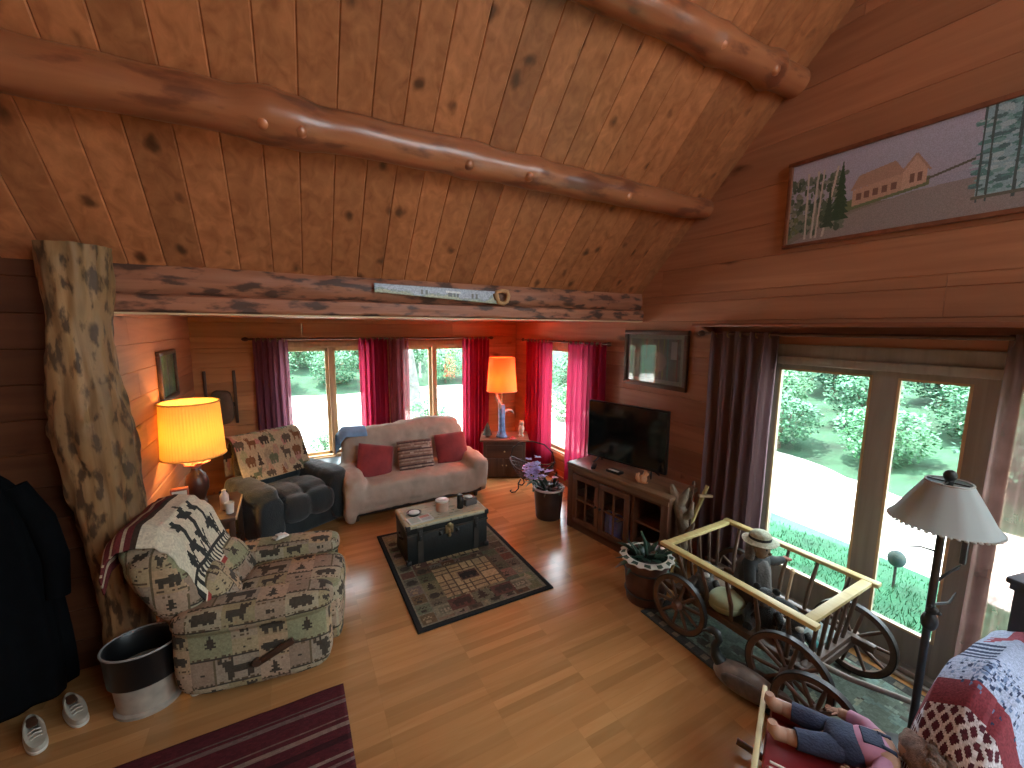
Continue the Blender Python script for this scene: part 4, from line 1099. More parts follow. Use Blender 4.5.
t = thing('potted_plant', 'dark green plant in reddish bucket with scalloped white rim by the wagon', 'plant', (2.64, 2.42, 0), 0)
m = MB(); m.lathe([(0, 0), (.155, 0), (.16, .01), (.19, .36), (.195, .40), (.18, .40), (.165, .34), (0, .34)], n=36); m.build('bucket', pm('rust_bucket', (.085, .035, .025), .5, .35, 7), t)
m = MB()
for z, r in ((.09, .170), (.30, .189)): m.tube([(r * math.cos(2 * PI * k / 36), r * math.sin(2 * PI * k / 36), z) for k in range(36)], .008, 6, closed=True)
m.build('hoop', M['iron'], t)
cvr = Canvas(96, 5, (.58, .56, .48)); 
for i in range(0, 96, 8): cvr.ellipse(i + 4, 2.5, 2.2, 1.5, (.05, .07, .05))
painted_sheet('rim_cloth', lambda u, v: ((.225 - .055 * v + .008 * math.sin(u * 2 * PI * 16) * (1 - v)) * math.cos(2 * PI * u), (.225 - .055 * v + .008 * math.sin(u * 2 * PI * 16) * (1 - v)) * math.sin(2 * PI * u), .400 + .016 * v), cvr, P_CLOTH, t, thick=.006)
m = MB(); m.lathe([(0, .36), (.172, .36), (.172, .375), (0, .385)], n=30); m.build('soil', M['soil'], t)
m = MB(); rnd = random.Random(4)
for i in range(34):
    a = rnd.uniform(0, 2 * PI); e = rnd.uniform(.15, 1.25); r = rnd.uniform(.02, .11)
    leaf_mesh(m, (r * math.cos(a), r * math.sin(a), .38), (math.cos(a) * math.cos(e), math.sin(a) * math.cos(e), math.sin(e)), rnd.uniform(.10, .24), rnd.uniform(.018, .032), rnd.uniform(.4, 1.6))
m.tube([(0, 0, .38), (-.02, .01, .52), (-.06, .02, .62)], [.016, .014, .008], 8)
o = m.build('foliage', M['darkleaf'], t, 60)
t = thing('planter', 'dark brown planter with white rim and mixed flowers at the end of the media cabinet', 'plant', (2.76, 4.16, 0), 0)
m = MB(); m.lathe([(0, 0), (.15, 0), (.155, .01), (.185, .38), (.17, .38), (.15, .33), (0, .33)], n=32); m.build('pot', pm('umber_pot', (.035, .022, .02), .45, .3, 8), t)
m = MB(); m.tube([(.187 * math.cos(2 * PI * k / 40), .187 * math.sin(2 * PI * k / 40), .385) for k in range(40)], .014, 8, closed=True); m.build('rim', pm('pot_rim_white', (.50, .49, .46), .4), t)
m = MB(); m.lathe([(0, .35), (.17, .35), (.17, .36), (0, .37)], n=24); m.build('soil', M['soil'], t)
m = MB()
for i in range(30):
    a = rnd.uniform(0, 2 * PI); e = rnd.uniform(.3, 1.3); r = rnd.uniform(.0, .12)
    leaf_mesh(m, (r * math.cos(a), r * math.sin(a), .36), (math.cos(a) * math.cos(e), math.sin(a) * math.cos(e), math.sin(e)), rnd.uniform(.10, .20), rnd.uniform(.016, .03), rnd.uniform(.3, 1.2))
m.build('foliage', M['darkleaf'], t, 60)
m = MB()
for i in range(5):
    a = rnd.uniform(0, 2 * PI); c = (.09 * math.cos(a), .09 * math.sin(a) , .47 + .03 * i % .05)
    for k in range(6): leaf_mesh(m, c, (math.cos(k * 1.05), math.sin(k * 1.05), .5), .035, .014, .4, 3)
m.build('blossom', pm('pink_white_petal', (.50, .30, .32), .6, .4, 30), t, 60)
t = thing('flower_bunch', 'bunch of lilac blue flowers with green leaves leaning over planter edge', 'flowers', (2.66, 4.36, .27), 0)
m = MB(); rnd = random.Random(12)
for i in range(46):
    p = Vector((rnd.gauss(0, .075), rnd.gauss(0, .075), .29 + rnd.gauss(0, .065)))
    for k in range(6): leaf_mesh(m, p, (math.cos(k * 1.05), math.sin(k * 1.05), rnd.uniform(.1, .9)), .05, .02, .5, 3)
m.build('blossom', pm('lilac_petal', (.40, .38, .80), .6, .4, 18), t, 60)
m = MB()
for i in range(14): a = rnd.uniform(0, 2 * PI); leaf_mesh(m, (0, 0, .13), (math.cos(a), math.sin(a), rnd.uniform(-.2, 1)), .13, .022, 1.0)
m.tube([(0, 0, .0), (0, 0, .24)], .012, 8); m.build('foliage', pm('teal_leaf', (.05, .20, .15), .5, .3), t, 60)

# ================================================================== media cabinet and television
CR = math.atan2(.125, -1.13)   # local +X runs along the front towards the camera
CO = Vector((2.83, 3.83, 0)); cdir = Vector((.145, -.989, 0)); CA = math.atan2(cdir.y, cdir.x)
t = thing('media_cabinet', 'brown wooden media cabinet with glazed doors below the television', 'cabinet', CO, CA)
M['cab'] = wood('cabinet_wood', (.085, .034, .020), (.17, .075, .042), 0, rough=.42, island=.15); M['cab_z'] = wood('cabinet_wood_upright', (.085, .034, .020), (.17, .075, .042), 2, rough=.42, island=.15)
Lc, Dc, Hc = 1.30, .44, .80
# local: x along front 0..Lc, y = depth (positive to the wall), z up
m = MB(); m.box((Lc / 2, Dc / 2, Hc - .02), (Lc + .05, Dc + .04, .04), bev=.008); m.box((Lc / 2, Dc / 2 - .01, Hc - .06), (Lc + .02, Dc + .02, .04)); m.build('cabinet_top', wood('cabinet_top', (.16, .085, .045), (.28, .16, .09), 0, rough=.35), t)
m = MB(); m.box((Lc / 2, Dc - .01, .40), (Lc, .02, .74)); m.box((Lc / 2, Dc / 2, .08), (Lc, Dc, .025)); m.box((Lc / 2, Dc / 2, .42), (Lc - .04, Dc - .06, .018)); 
for x in (.015, .47, .90, Lc - .015): m.box((x, Dc / 2, .40), (.03, Dc - .02, .72))
m.box((Lc / 2, .012, .05), (Lc, .024, .09), bev=.004); m.box((Lc / 2, .012, .725), (Lc, .024, .08), bev=.004); m.build('carcass', M['cab'], t)
for x in (.03, Lc - .03): m = MB(); m.box((x, .015, .39), (.08, .06, .76), bev=.01); m.build('corner_post', M['cab_z'], t)
for x in (.05, Lc - .05):
    for y in (.06, Dc - .06): m = MB(); m.box((x, y, .012), (.07, .07, .024)); m.build('foot', M['cab_z'], t)
def cab_door(x0, x1, label=None):
    m = MB(); z0, z1, fw = .10, .68, .06
    for z in (z0 + fw / 2, z1 - fw / 2): m.box(((x0 + x1) / 2, -.004, z), (x1 - x0, .024, fw), bev=.004)
    for x in (x0 + fw / 2, x1 - fw / 2): m.box((x, -.004, (z0 + z1) / 2), (fw, .024, z1 - z0 - 2 * fw), bev=.004)
    m.box(((x0 + x1) / 2, -.004, (z0 + z1) / 2), (.018, .018, z1 - z0 - 2 * fw)); m.box(((x0 + x1) / 2, -.004, (z0 + z1) / 2), (x1 - x0 - 2 * fw, .018, .018))
    d = m.build('door', M['cab_z'], t, 30)
    m = MB(); m.box(((x0 + x1) / 2, .002, (z0 + z1) / 2), (x1 - x0 - 2 * fw, .004, z1 - z0 - 2 * fw)); m.build('pane', glass('cabinet_glass', .03), d, 0)
    return d
d = cab_door(.075, .47); m = MB(); m.ell((.44, -.03, .40), (.014, .018, .014)); m.build('knob', M['iron'], d)
d = cab_door(.475, .87); m = MB(); m.ell((.505, -.03, .40), (.014, .018, .014)); m.build('knob', M['iron'], d)
m = MB(); m.box((1.08, .20, .22), (.30, .30, .02)); m.build('open_shelf', M['cab'], t)
CM = Matrix.Translation(CO) @ Matrix.Rotation(CA, 4, 'Z')
def cabw(x, y, z): return CM @ Vector((x, y, z))
# things behind the right door
rnd = random.Random(1)
for i, (w, h, c, lb) in enumerate([(.055, .29, (.10, .18, .62), 'tall blue book at the left behind the right cabinet door'), (.05, .27, (.16, .26, .74), 'bright blue book in the row behind the right cabinet door'), (.05, .22, (.10, .17, .55), 'dark blue book at the right behind the right cabinet door')]):
    t2 = thing('book', lb, 'book', cabw(.565 + i * .06, .10, .0935), CA, 'blue books in the media cabinet')
    m = MB(); m.box((0, 0, h / 2), (w, .16, h), bev=.004); m.build('cover', pm('blue_cover%d' % i, c, .5), t2)
    m = MB(); m.box((0, .004, h / 2 + .0005), (w * .8, .154, h + .001)); m.build('pages', M['white'], t2)
m = MB(); m.ell((0, 0, .06), (.055, .05, .06), .8); m.ell((0, 0, .12), (.03, .03, .02))
tag(m.build('ginger_jar', pm('blue_jar', (.10, .15, .45), .3), None, 40, cabw(.79, .12, .0935)), 'squat blue jar at the right behind the glazed cabinet door', 'jar')
m = MB()
for k in range(3): m.box((0, 0, .018 + k * .04), (.26, .18, .032), bev=.004)
tag(m.build('media_player', pm('dull_box', (.05, .045, .04), .5), None, 30, cabw(.27, .2, .0935), (0, 0, CA)), 'stack of dull grey devices behind the left cabinet door', 'device')

# television
P0 = Vector((3.05, 3.78, 0)); P1 = Vector((3.30, 2.84, 0)); tv = (P0 + P1) / 2; td = (P1 - P0).normalized(); TA = math.atan2(td.y, td.x); TL = (P1 - P0).length
t = thing('television', 'black flat screen television on the media cabinet', 'television', (tv.x, tv.y, Hc), TA)
m = MB(); m.box((0, .02, .40), (TL, .045, .66), bev=.006); m.box((0, .05, .36), (TL * .6, .05, .4), bev=.015); m.build('casing', M['black'], t)
scr = pm('tv_screen', (.004, .006, .006), .08, .1, 3, spec=.7)
m = MB(); m.box((0, -.004, .405), (TL - .022, .004, .625)); m.build('screen', scr, t)
for s in (-1, 1):
    m = MB(); m.tube([(s * .32, .02, .09), (s * .36, -.06, .012)], .009, 8); m.tube([(s * .32, .02, .09), (s * .36, .12, .012)], .009, 8); m.build('stand_foot', M['black'], t)
# things on the cabinet top
t = thing('set_top_box', 'small black set top box with a white strip under the screen', 'device', cabw(.56, .13, Hc), CA)
m = MB(); m.box((0, 0, .015), (.17, .09, .028), bev=.004); m.build('casing', M['black'], t); m = MB(); m.box((0, -.02, .0305), (.13, .035, .004), bev=.001); m.build('white_strip', M['white'], t)
m = MB(); m.box((0, 0, .009), (.05, .16, .018), bev=.005)
tag(m.build('remote_control', M['black'], None, 30, cabw(.30, .09, Hc), (0, 0, CA + .6)), 'black remote control on the left of the media cabinet top', 'remote')
t = thing('squirrel_figurine', 'small orange animal figurine at the right end of the cabinet top', 'figurine', cabw(.93, .11, Hc), CA + 1.2)
oc = pm('orange_ceramic', (.48, .20, .09), .5, .3, 20)
m = MB(); m.ell((0, 0, .045), (.045, .035, .045), .9); m.ell((.035, 0, .095), (.028, .024, .026)); m.ell((.055, 0, .09), (.014, .012, .012)); m.ell((.03, .014, .122), (.006, .005, .012)); m.ell((.03, -.014, .122), (.006, .005, .012)); m.tube([(-.035, 0, .02), (-.065, 0, .06), (-.06, 0, .10), (-.04, 0, .115)], [.016, .02, .018, .008], 10); m.build('body', oc, t, 60)
for s in (-1, 1): m = MB(); m.ell((.02, s * .02, .008), (.03, .012, .008)); m.build('foot', oc, t)
# antler rack hanging on the end of the cabinet
t = thing('antler', 'weathered branching antler leaning at the near end of the media cabinet', 'antler', cabw(1.40, .10, 0), CA)
an = pm('antler_bone', (.20, .145, .095), .6, .45, 14, .4)
m = MB(); m.tube([(0, 0, .0), (-.02, 0, .25), (.02, .0, .45), (-.02, 0, .62), (-.10, .01, .78), (-.16, .03, .88)], [.06, .065, .06, .06, .045, .014], 14, wob=.5)
m.build('beam', an, t, 60)
for a, b, c in (((.0, 0, .42), (.07, -.02, .50), (.12, -.03, .62)), ((-.02, 0, .60), (.06, .0, .68), (.08, .0, .80)), ((-.06, 0, .70), (-.02, .03, .80), (.0, .05, .90)), ((-.015, 0, .26), (.06, -.02, .30), (.11, -.03, .27))):
    m = MB(); m.tube([a, b, c], [.045, .036, .010], 10, wob=.4); m.build('tine', an, t, 60)
# framed print above the television
cvp = forest_canvas(84, 58, (.055, .075, .06), 9, (.16, .18, .16, 5)); cvp.ellipse(46, 26, 14, 12, (.13, .12, .10)); cvp.ellipse(36, 22, 8, 10, (.10, .11, .10)); cvp.rect(66, 30, 74, 50, (.24, .25, .24))
framed('framed_picture', 'dark framed wildlife print on the wall above the television', .92, .645, (XR - .002, 3.39, 2.01), (0, 0, -PI / 2), cvp, M['dkwood'], fw=.05)
# ================================================================== rug and wagon by the glass door
cv = Canvas(60, 110, (.13, .17, .13)); rnd = random.Random(21)
for i in range(260):
    cv.ellipse(rnd.uniform(0, 60), rnd.uniform(0, 110), rnd.uniform(.8, 3.5), rnd.uniform(.8, 3.5), rnd.choice([(.20, .27, .21), (.10, .13, .10), (.26, .29, .20), (.15, .22, .18), (.09, .09, .07)]))
cv.rect(0, 0, 60, 5, (.05, .05, .045)); cv.rect(0, 105, 60, 110, (.05, .05, .045)); cv.rect(0, 0, 5, 110, (.05, .05, .045)); cv.rect(55, 0, 60, 110, (.05, .05, .045))
for k in range(0, 110, 8): cv.rect(1, k, 4, k + 3, (.16, .14, .10)); cv.rect(56, k, 59, k + 3, (.16, .14, .10))
cv.noise(.2, 3)
tag(painted_sheet('area_rug', lambda u, v: (2.47 + u * 1.02, .55 + v * 1.75, .010), cv, P_KNIT, None, thick=.009), 'mottled green grey rug under the wooden wagon', 'rug')

M['rail'] = wood('pale_wagon_rail', (.36, .28, .10), (.56, .46, .20), 1, rough=.5, island=.12)
M['wag'] = wood('dark_wagon_wood', (.06, .035, .022), (.13, .075, .045), 2, rough=.5, island=.2)
M['whl'] = wood('wheel_wood', (.07, .040, .026), (.15, .085, .055), 0, rough=.5, island=.2)
wag = thing('wooden_wagon', 'old wooden farm wagon with spindle sides and spoked wheels by the glass door', 'wagon', (2.945, 1.64, .011), math.radians(1.4))
ZR = .66; WX, WY = .40, .50; BX, BY, BZ = .30, .46, .27
for s in (-1, 1):
    m = MB(); m.box((s * WX, -.01, ZR), (.06, 2 * WY + .10, .028), bev=.005); m.build('side_rail', M['rail'], wag)
    m = MB(); m.box((0, s * WY, ZR + .0), (2 * WX - .06, .06, .026), bev=.005); m.build('end_rail', M['rail'], wag)
    m = MB(); m.box((s * BX, 0, BZ), (.045, 2 * BY + .30, .05), bev=.006); m.build('sill', M['wag'], wag)
    for i in range(5):
        y = -.40 + i * .2; m = MB(); m.tube([(s * BX, y * .92, BZ + .02), (s * (BX + .015), y * .95, BZ + .15), (s * WX, y, ZR - .012)], [.012, .016, .011], 8); m.build('spindle', M['wag'] if s < 0 else M['wag'], wag)
    for i in range(5):
        x = -.26 + i * .13; m = MB(); m.tube([(x * .8, s * BY, BZ + .02), (x, s * WY, ZR - .012)], [.012, .012], 8); m.build('spindle', M['wag'], wag)
m = MB()
for i in range(4): m.box((-.21 + i * .14, 0, BZ - .01), (.13, 2 * BY, .018), bev=.003)
m.build('floor_boards', wood('wagon_floor', (.10, .07, .05), (.2, .15, .10), 1, rough=.6), wag)
for y in (-BY, BY): m = MB(); m.box((0, y, BZ), (2 * BX, .05, .05), bev=.005); m.build('cross_sill', M['wag'], wag)
for y in (-.47, .36):
    m = MB(); m.box((0, y, .235), (.64, .05, .05), bev=.005); m.build('axle', M['wag'], wag)
def wheel(parent, x, y, z, r, yaw=0):
    m = MB(); n = 44; w = .032
    prof = [(r, -w / 2), (r, w / 2), (r - .034, w / 2 - .003), (r - .034, -w / 2 + .003)]
    vs = []; fs = []
    R = Matrix.Translation((x, y, z)) @ Matrix.Rotation(yaw, 4, 'Z') @ Matrix.Rotation(PI / 2, 4, 'Y')
    for k in range(n):
        a = 2 * PI * k / n
        for (q, h) in prof: vs.append((q * math.cos(a), q * math.sin(a), h))
    for k in range(n):
        for i in range(4): fs.append((k * 4 + i, k * 4 + (i + 1) % 4, ((k + 1) % n) * 4 + (i + 1) % 4, ((k + 1) % n) * 4 + i))
    m.add(vs, fs, R); wo = m.build('wheel', M['whl'], parent, 40)
    m = MB(); vs = []; fs = []
    for k in range(n):
        a = 2 * PI * k / n
        for (q, h) in [(r + .005, -w / 2 - .002), (r + .005, w / 2 + .002), (r - .002, w / 2 + .002), (r - .002, -w / 2 - .002)]: vs.append((q * math.cos(a), q * math.sin(a), h))
    for k in range(n):
        for i in range(4): fs.append((k * 4 + i, k * 4 + (i + 1) % 4, ((k + 1) % n) * 4 + (i + 1) % 4, ((k + 1) % n) * 4 + i))
    m.add(vs, fs, R); m.build('tyre', M['iron'], wo, 40)
    m = MB(); mm = MB(); mm.lathe([(0, -.055), (.026, -.055), (.038, -.03), (.044, 0), (.038, .03), (.026, .055), (0, .055)], n=18)
    m.add(mm.v, mm.f, R); m.build('hub', M['whl'], wo, 40)
    for k in range(10):
        a = 2 * PI * k / 10 + .2; m = MB()
        p = [R @ Vector((q * math.cos(a), q * math.sin(a), 0)) for q in (.03, r * .55, r - .025)]
        m.tube(p, [.011, .013, .009], 8); m.build('spoke', M['whl'], wo, 60)
    return wo
wheel(wag, -.395, .36, .232, .222, .06); wheel(wag, .395, .36, .232, .222)
wheel(wag, -.38, -.42, .25, .24, .10); wheel(wag, .34, -.47, .25, .24)
m = MB(); m.tube([(-.20, -.42, .30), (-.12, -.62, .27), (.05, -.86, .235), (.10, -.98, .25)], [.018, .018, .017, .016], 10); m.build('tongue', wood('tongue_wood', (.16, .14, .11), (.28, .25, .20), 1, rough=.5), wag)
m = MB(); m.tube([(.10, -.98, .25), (.115, -1.02, .26)], [.02, .016], 10); m.build('tongue_tip', M['white'], wag)

t = thing('spoked_wheel', 'loose dark spoked wheel standing between wagon front and red doll seat', 'wheel', (2.46, 1.0, 0), 0)
wo = wheel(t, 0, 0, .23, .215, .18)

# wooden cross leaning behind the wagon
t = thing('wooden_cross', 'pale wooden cross leaning by the door curtain behind the wagon', 'cross', (2.94, 2.47, 0), 0)
m = MB(); m.bar((0, 0, .005), (.50, -.01, .87), .028, .03, up=(0, 1, 0), bev=.004); m.build('upright', M['rail'], t)
m = MB(); m.bar((.37, -.02, .80), (.55, -.03, .765), .026, .028, up=(0, 1, 0), bev=.004); m.build('crossbar', M['palewood'], t)
m = MB(); m.tube([(0, 0, .008), (.04, .0, .95)], .008, 8); m.lathe([(0, 0), (.016, .01), (.012, .04), (0, .05)], (.04, 0, .94), 10)
tag(m.build('walking_stick', M['dkwood_z'], None, 40, (3.12, 2.40, 0)), 'thin dark walking stick standing beside the wooden cross', 'stick')

# goose decoy
t = thing('goose_decoy', 'goose decoy with black curved neck on the rug beside the wagon', 'decoy', (2.47, 1.40, .011), math.radians(102))
m = MB(); m.ell((0, 0, .085), (.20, .085, .083), .85, .9, wob=.05); m.tube([(-.15, 0, .10), (-.23, 0, .12), (-.27, 0, .125)], [.06, .04, .012], 12); m.build('body', pm('grey_brown_feather', (.24, .20, .17), .7, .35, 10), t, 60)
m = MB(); m.tube([(.13, 0, .10), (.19, 0, .16), (.20, 0, .22), (.175, 0, .275), (.19, 0, .31), (.225, 0, .315), (.25, 0, .30)], [.05, .036, .026, .023, .027, .028, .018], 14); m.build('neck', pm('black_feather', (.012, .016, .015), .5), t, 60)
m = MB(); m.tube([(.245, 0, .303), (.275, 0, .285), (.285, 0, .272)], [.014, .010, .004], 8); m.build('bill', M['black'], t, 60)
m = MB(); m.ell((.212, .0, .300), (.022, .0285, .012)); m.build('chin_patch', M['white'], t)
for s in (-1, 1): m = MB(); m.ell((-.03, s * .078, .10), (.15, .02, .055), .9, rot=(0, .06, 0)); m.build('wing', pm('wing_feather', (.10, .08, .07), .7, .4, 16), t, 60)

# ---- load in the wagon
ZF = .011 + BZ
MW = lambda x, y, z=ZF: (2.945 + x, 1.64 + y, z)
dark = pm('dark_coat_cloth', (.020, .022, .022), .9, .3, 9, .2); greyc = pm('grey_tweed', (.07, .062, .055), .9, .4, 14, .3)
t = thing('scarecrow_doll', 'stuffed scarecrow doll in straw hat and dark coat sitting in the wagon', 'doll', MW(.0, .02), 0); t.scale = (.92, .92, .95)
body = skin('body', [(0, 0, .12), (.0, .02, .26), (-.01, .02, .39), (-.01, .01, .46), (-.02, -.02, .54), (-.10, .0, .40), (-.17, -.06, .28), (-.14, -.12, .20), (.10, 0, .40), (.20, -.03, .36), (.30, -.05, .365), (-.06, -.08, .10), (-.10, -.24, .12), (-.12, -.26, .03), (.07, -.08, .10), (.08, -.26, .12), (.10, -.28, .03)],
     [(0, 1), (1, 2), (2, 3), (3, 4), (2, 5), (5, 6), (6, 7), (2, 8), (8, 9), (9, 10), (0, 11), (11, 12), (12, 13), (0, 14), (14, 15), (15, 16)],
     [.10, .10, .095, .045, .07, .05, .042, .03, .05, .040, .026, .062, .05, .045, .062, .05, .045], dark, t)
m = MB(); m.lathe([(.135, .06), (.14, .12), (.125, .24), (.115, .34), (.085, .41), (.05, .43)], (0, .02, 0), 28, fold=.05, nf=7); c = m.build('coat', greyc, t, 60); solid(c, .01)
m = MB(); m.ell((-.02, -.035, .525), (.062, .062, .075), .95); m.ell((-.02, -.10, .515), (.012, .018, .012)); m.ell((-.085, -.02, .525), (.01, .018, .022)); m.ell((.045, -.02, .525), (.01, .018, .022)); m.build('head', pm('burlap', (.24, .18, .12), .9, .2, 40, .3), t, 60)
m = MB(); m.ell((-.045, -.092, .545), (.009, .007, .009)); m.ell((.008, -.092, .545), (.009, .007, .009)); m.tube([(-.045, -.090, .485), (-.02, -.097, .477), (.008, -.090, .485)], .004, 6); m.build('face', M['black'], t)
m = MB(); m.ell((-.02, -.0, .56), (.072, .07, .05), .9); m.ell((-.09, .01, .50), (.03, .04, .09), .9, wob=.3); m.ell((.05, .01, .50), (.025, .04, .08), .9, wob=.3); m.build('hair', pm('grey_yarn', (.14, .13, .115), .9, .4, 40, .5), t, 60)
m = MB(); m.lathe([(.125, .580), (.13, .587), (.10, .598), (.078, .603), (.075, .635), (.06, .652), (0, .658)], (-.02, -.02, 0), 32, fold=.02, nf=5); h = m.build('straw_hat', pm('pale_straw', (.40, .42, .30), .85, .3, 50, .4), t, 50)
m = MB(); m.lathe([(.081, .603), (.08, .622), (.077, .622), (.078, .603)], (-.02, -.02, 0), 28); m.build('hat_band', dark, h, 50)
m = MB()
for k in range(4): m.tube([(.30, -.05 + k * .012 - .018, .365), (.325, -.055 + k * .014 - .02, .37), (.345, -.06 + k * .014 - .02, .362)], [.009, .008, .006], 8)
m.tube([(.305, -.075, .365), (.315, -.095, .37)], [.009, .006], 8); m.build('hand', pm('pinkish_cloth', (.38, .14, .10), .8), t, 60)
m = MB(); m.tube([(.16, -.10, .05), (.18, -.12, .34)], .011, 8); m.lathe([(0, 0), (.018, .01), (.018, .03), (0, .045)], (.18, -.12, .335), 10)
tag(m.build('cane', M['palewood'], None, 40, MW(.03, .0, ZF - .04)), 'pale wooden cane upright beside the scarecrow in the wagon', 'cane')
m = MB(); m.ell((0, 0, .075), (.13, .12, .075), .85, .95, wob=.06); m.tube([(.126 * math.cos(2 * PI * k / 40), .117 * math.sin(2 * PI * k / 40), .075) for k in range(40)], .008, 6, closed=True)
tag(m.build('round_cushion', pm('pale_green_cloth', (.38, .45, .28), .85, .12, 12), None, 60, MW(-.20, .10)), 'round pale green cushion on the left side of the wagon floor', 'cushion')
def plush_toy(name, label, loc, rz, c1, c2, s=1.0, ears='round', horn=False):
    t = thing(name, label, 'toy', loc, rz)
    a = pm(name + '_fur', c1, .9, .3, 20, .5, sheen=.2, bscale=150); b = pm(name + '_patch', c2, .9, .2, 20, .4)
    m = MB(); m.ell((0, 0, .09 * s), (.085 * s, .075 * s, .095 * s), .95)
    m.build('body', a, t, 60)
    m = MB(); m.ell((.03 * s, 0, .215 * s), (.062 * s, .06 * s, .06 * s), .95); hd = m.build('head', a, t, 60)
    m = MB(); m.ell((.085 * s, 0, .20 * s), (.03 * s, .03 * s, .024 * s)); m.build('muzzle', b, t, 60)
    m = MB(); m.ell((.078 * s, .022 * s, .232 * s), (.008 * s,) * 3); m.ell((.078 * s, -.022 * s, .232 * s), (.008 * s,) * 3); m.build('eyes', M['black'], t)
    for q in (-1, 1):
        m = MB(); m.ell((.02 * s, q * .055 * s, .27 * s if ears == 'round' else .24 * s), (.012 * s, .024 * s if ears == 'round' else .035 * s, .024 * s if ears == 'round' else .015 * s)); m.build('ear', a, t, 60)
        m = MB(); m.tube([(.03 * s, q * .07 * s, .13 * s), (.08 * s, q * .10 * s, .09 * s), (.11 * s, q * .09 * s, .05 * s)], [.026 * s, .026 * s, .024 * s], 12); m.build('arm', a, t, 60)
        m = MB(); m.tube([(.03 * s, q * .05 * s, .035 * s), (.10 * s, q * .075 * s, .032 * s), (.145 * s, q * .08 * s, .04 * s)], [.034 * s, .032 * s, .028 * s], 12); m.build('leg', b if q > 0 else a, t, 60)
    return t
plush_toy('stuffed_bear', 'black stuffed bear slumped against the scarecrow in the wagon', MW(-.10, -.12), math.radians(205), (.012, .015, .015), (.05, .045, .04), 1.05)
plush_toy('stuffed_cow', 'black and white stuffed cow near the front of the wagon', MW(-.12, -.32), math.radians(230), (.03, .03, .03), (.45, .48, .42), .85, 'flat')
plush_toy('stuffed_dog', 'grey and white stuffed dog in the rear corner of the wagon', MW(-.16, .32), math.radians(220), (.07, .065, .06), (.42, .42, .40), 1.0, 'flat')
m = MB(); m.ell((0, 0, .035), (.036, .034, .035))
tag(m.build('toy_ball', pm('turquoise_ball', (.10, .48, .46), .3), None, 60, MW(-.03, -.395)), 'small turquoise ball at the front end of the wagon', 'ball')
m = MB(); m.sheet(lambda u, v: ((u - .5) * .26 + .02 * noise.noise((u * 4, v * 4, 0)), (v - .5) * .20, .03 + .03 * noise.noise((u * 5, v * 5, 7))), 20, 16)
o = m.build('cloth', pm('white_teal_cloth', (.32, .40, .38), .9, .4, 10), None, 80, MW(.12, -.33)); solid(o, .006); tag(o, 'crumpled pale teal cloth on the wagon floor near the front', 'cloth')

# ================================================================== doll on a red child seat
t = thing('child_seat', 'red padded child seat with white piping and wooden front slat', 'seat', (1.99, .95, 0), math.radians(-64))
# local +X runs from the front slat towards the back
rv = pm('red_vinyl', (.28, .028, .035), .4, .15, 8)
m = MB(); m.box((.22, 0, .30), (.54, .36, .07), bev=.025); m.build('seat', rv, t)
for s in (-1, 1):
    m = MB(); m.box((.24, s * .215, .34), (.56, .07, .13), bev=.03); sd = m.build('side_panel', rv, t)
    m = MB()
    for k in (0, 1): m.tube([(-.02, s * (.215 - .03 + .03 * k), .408 - .002 * k), (.24, s * (.215 - .03 + .03 * k), .41), (.50, s * (.215 - .03 + .03 * k), .408)], .006, 8)
    m.build('piping', M['white'], sd)
m = MB(); m.box((.545, 0, .36), (.07, .46, .15), bev=.03); m.build('backrest', rv, t)
m = MB(); m.box((-.075, 0, .365), (.025, .56, .085), bev=.005); m.build('front_slat', wood('pale_slat', (.42, .34, .17), (.60, .50, .28), 1, rough=.5), t)
for sx in (-.03, .50):
    for s in (-1, 1): m = MB(); m.tube([(sx, s * .20, .28), (sx, s * .20, .05)], [.02, .016], 10); m.build('leg', M['wag'], t)
for s in (-1, 1): m = MB(); m.tube([(-.18, s * .20, .06), (.0, s * .20, .030), (.24, s * .20, .018), (.48, s * .20, .030), (.64, s * .20, .06)], .018, 10); m.build('rocker', M['wag'], t)
t = thing('doll', 'brown haired cloth doll in navy overalls and pink shirt lying on the red seat', 'doll', (2.045, .985, .06), math.radians(-56)); t.scale = (.88, .88, .88)
navy = pm('navy_denim', (.025, .035, .075), .85, .25, 20, .3); skinc = pm('tan_cloth_skin', (.38, .22, .15), .8, .1, 15); pink = pm('pink_shirt', (.42, .20, .30), .85, .15, 12)
skin('body', [(.30, 0, .41), (.40, 0, .43), (.48, 0, .46), (.52, 0, .475), (.45, .12, .44), (.38, .19, .42), (.30, .20, .43), (.45, -.12, .44), (.38, -.18, .42), (.31, -.17, .43), (.24, .05, .40), (.12, .085, .41), (.01, .095, .41), (.24, -.05, .40), (.12, -.085, .41), (.01, -.095, .41)],
     [(0, 1), (1, 2), (2, 3), (2, 4), (4, 5), (5, 6), (2, 7), (7, 8), (8, 9), (0, 10), (10, 11), (11, 12), (0, 13), (13, 14), (14, 15)],
     [.075, .08, .065, .04, .04, .034, .026, .04, .034, .026, .055, .046, .036, .055, .046, .036], skinc, t)
m = MB(); m.ell((.41, 0, .445), (.10, .095, .068), .8); 
for s in (-1, 1): m.tube([(.45, s * .08, .45), (.42, s * .15, .435), (.36, s * .19, .425)], [.045, .045, .04], 14)
m.build('shirt', pink, t, 60)
m = MB(); m.ell((.31, 0, .425), (.10, .10, .075), .75); m.box((.41, 0, .507), (.09, .10, .012), bev=.004)
for s in (-1, 1):
    m.tube([(.27, s * .05, .415), (.16, s * .078, .415), (.075, s * .092, .415)], [.062, .054, .050], 14)
    m.tube([(.44, s * .04, .510), (.49, s * .045, .50), (.50, s * .05, .46)], .010, 8)
m.build('overalls', navy, t, 60)
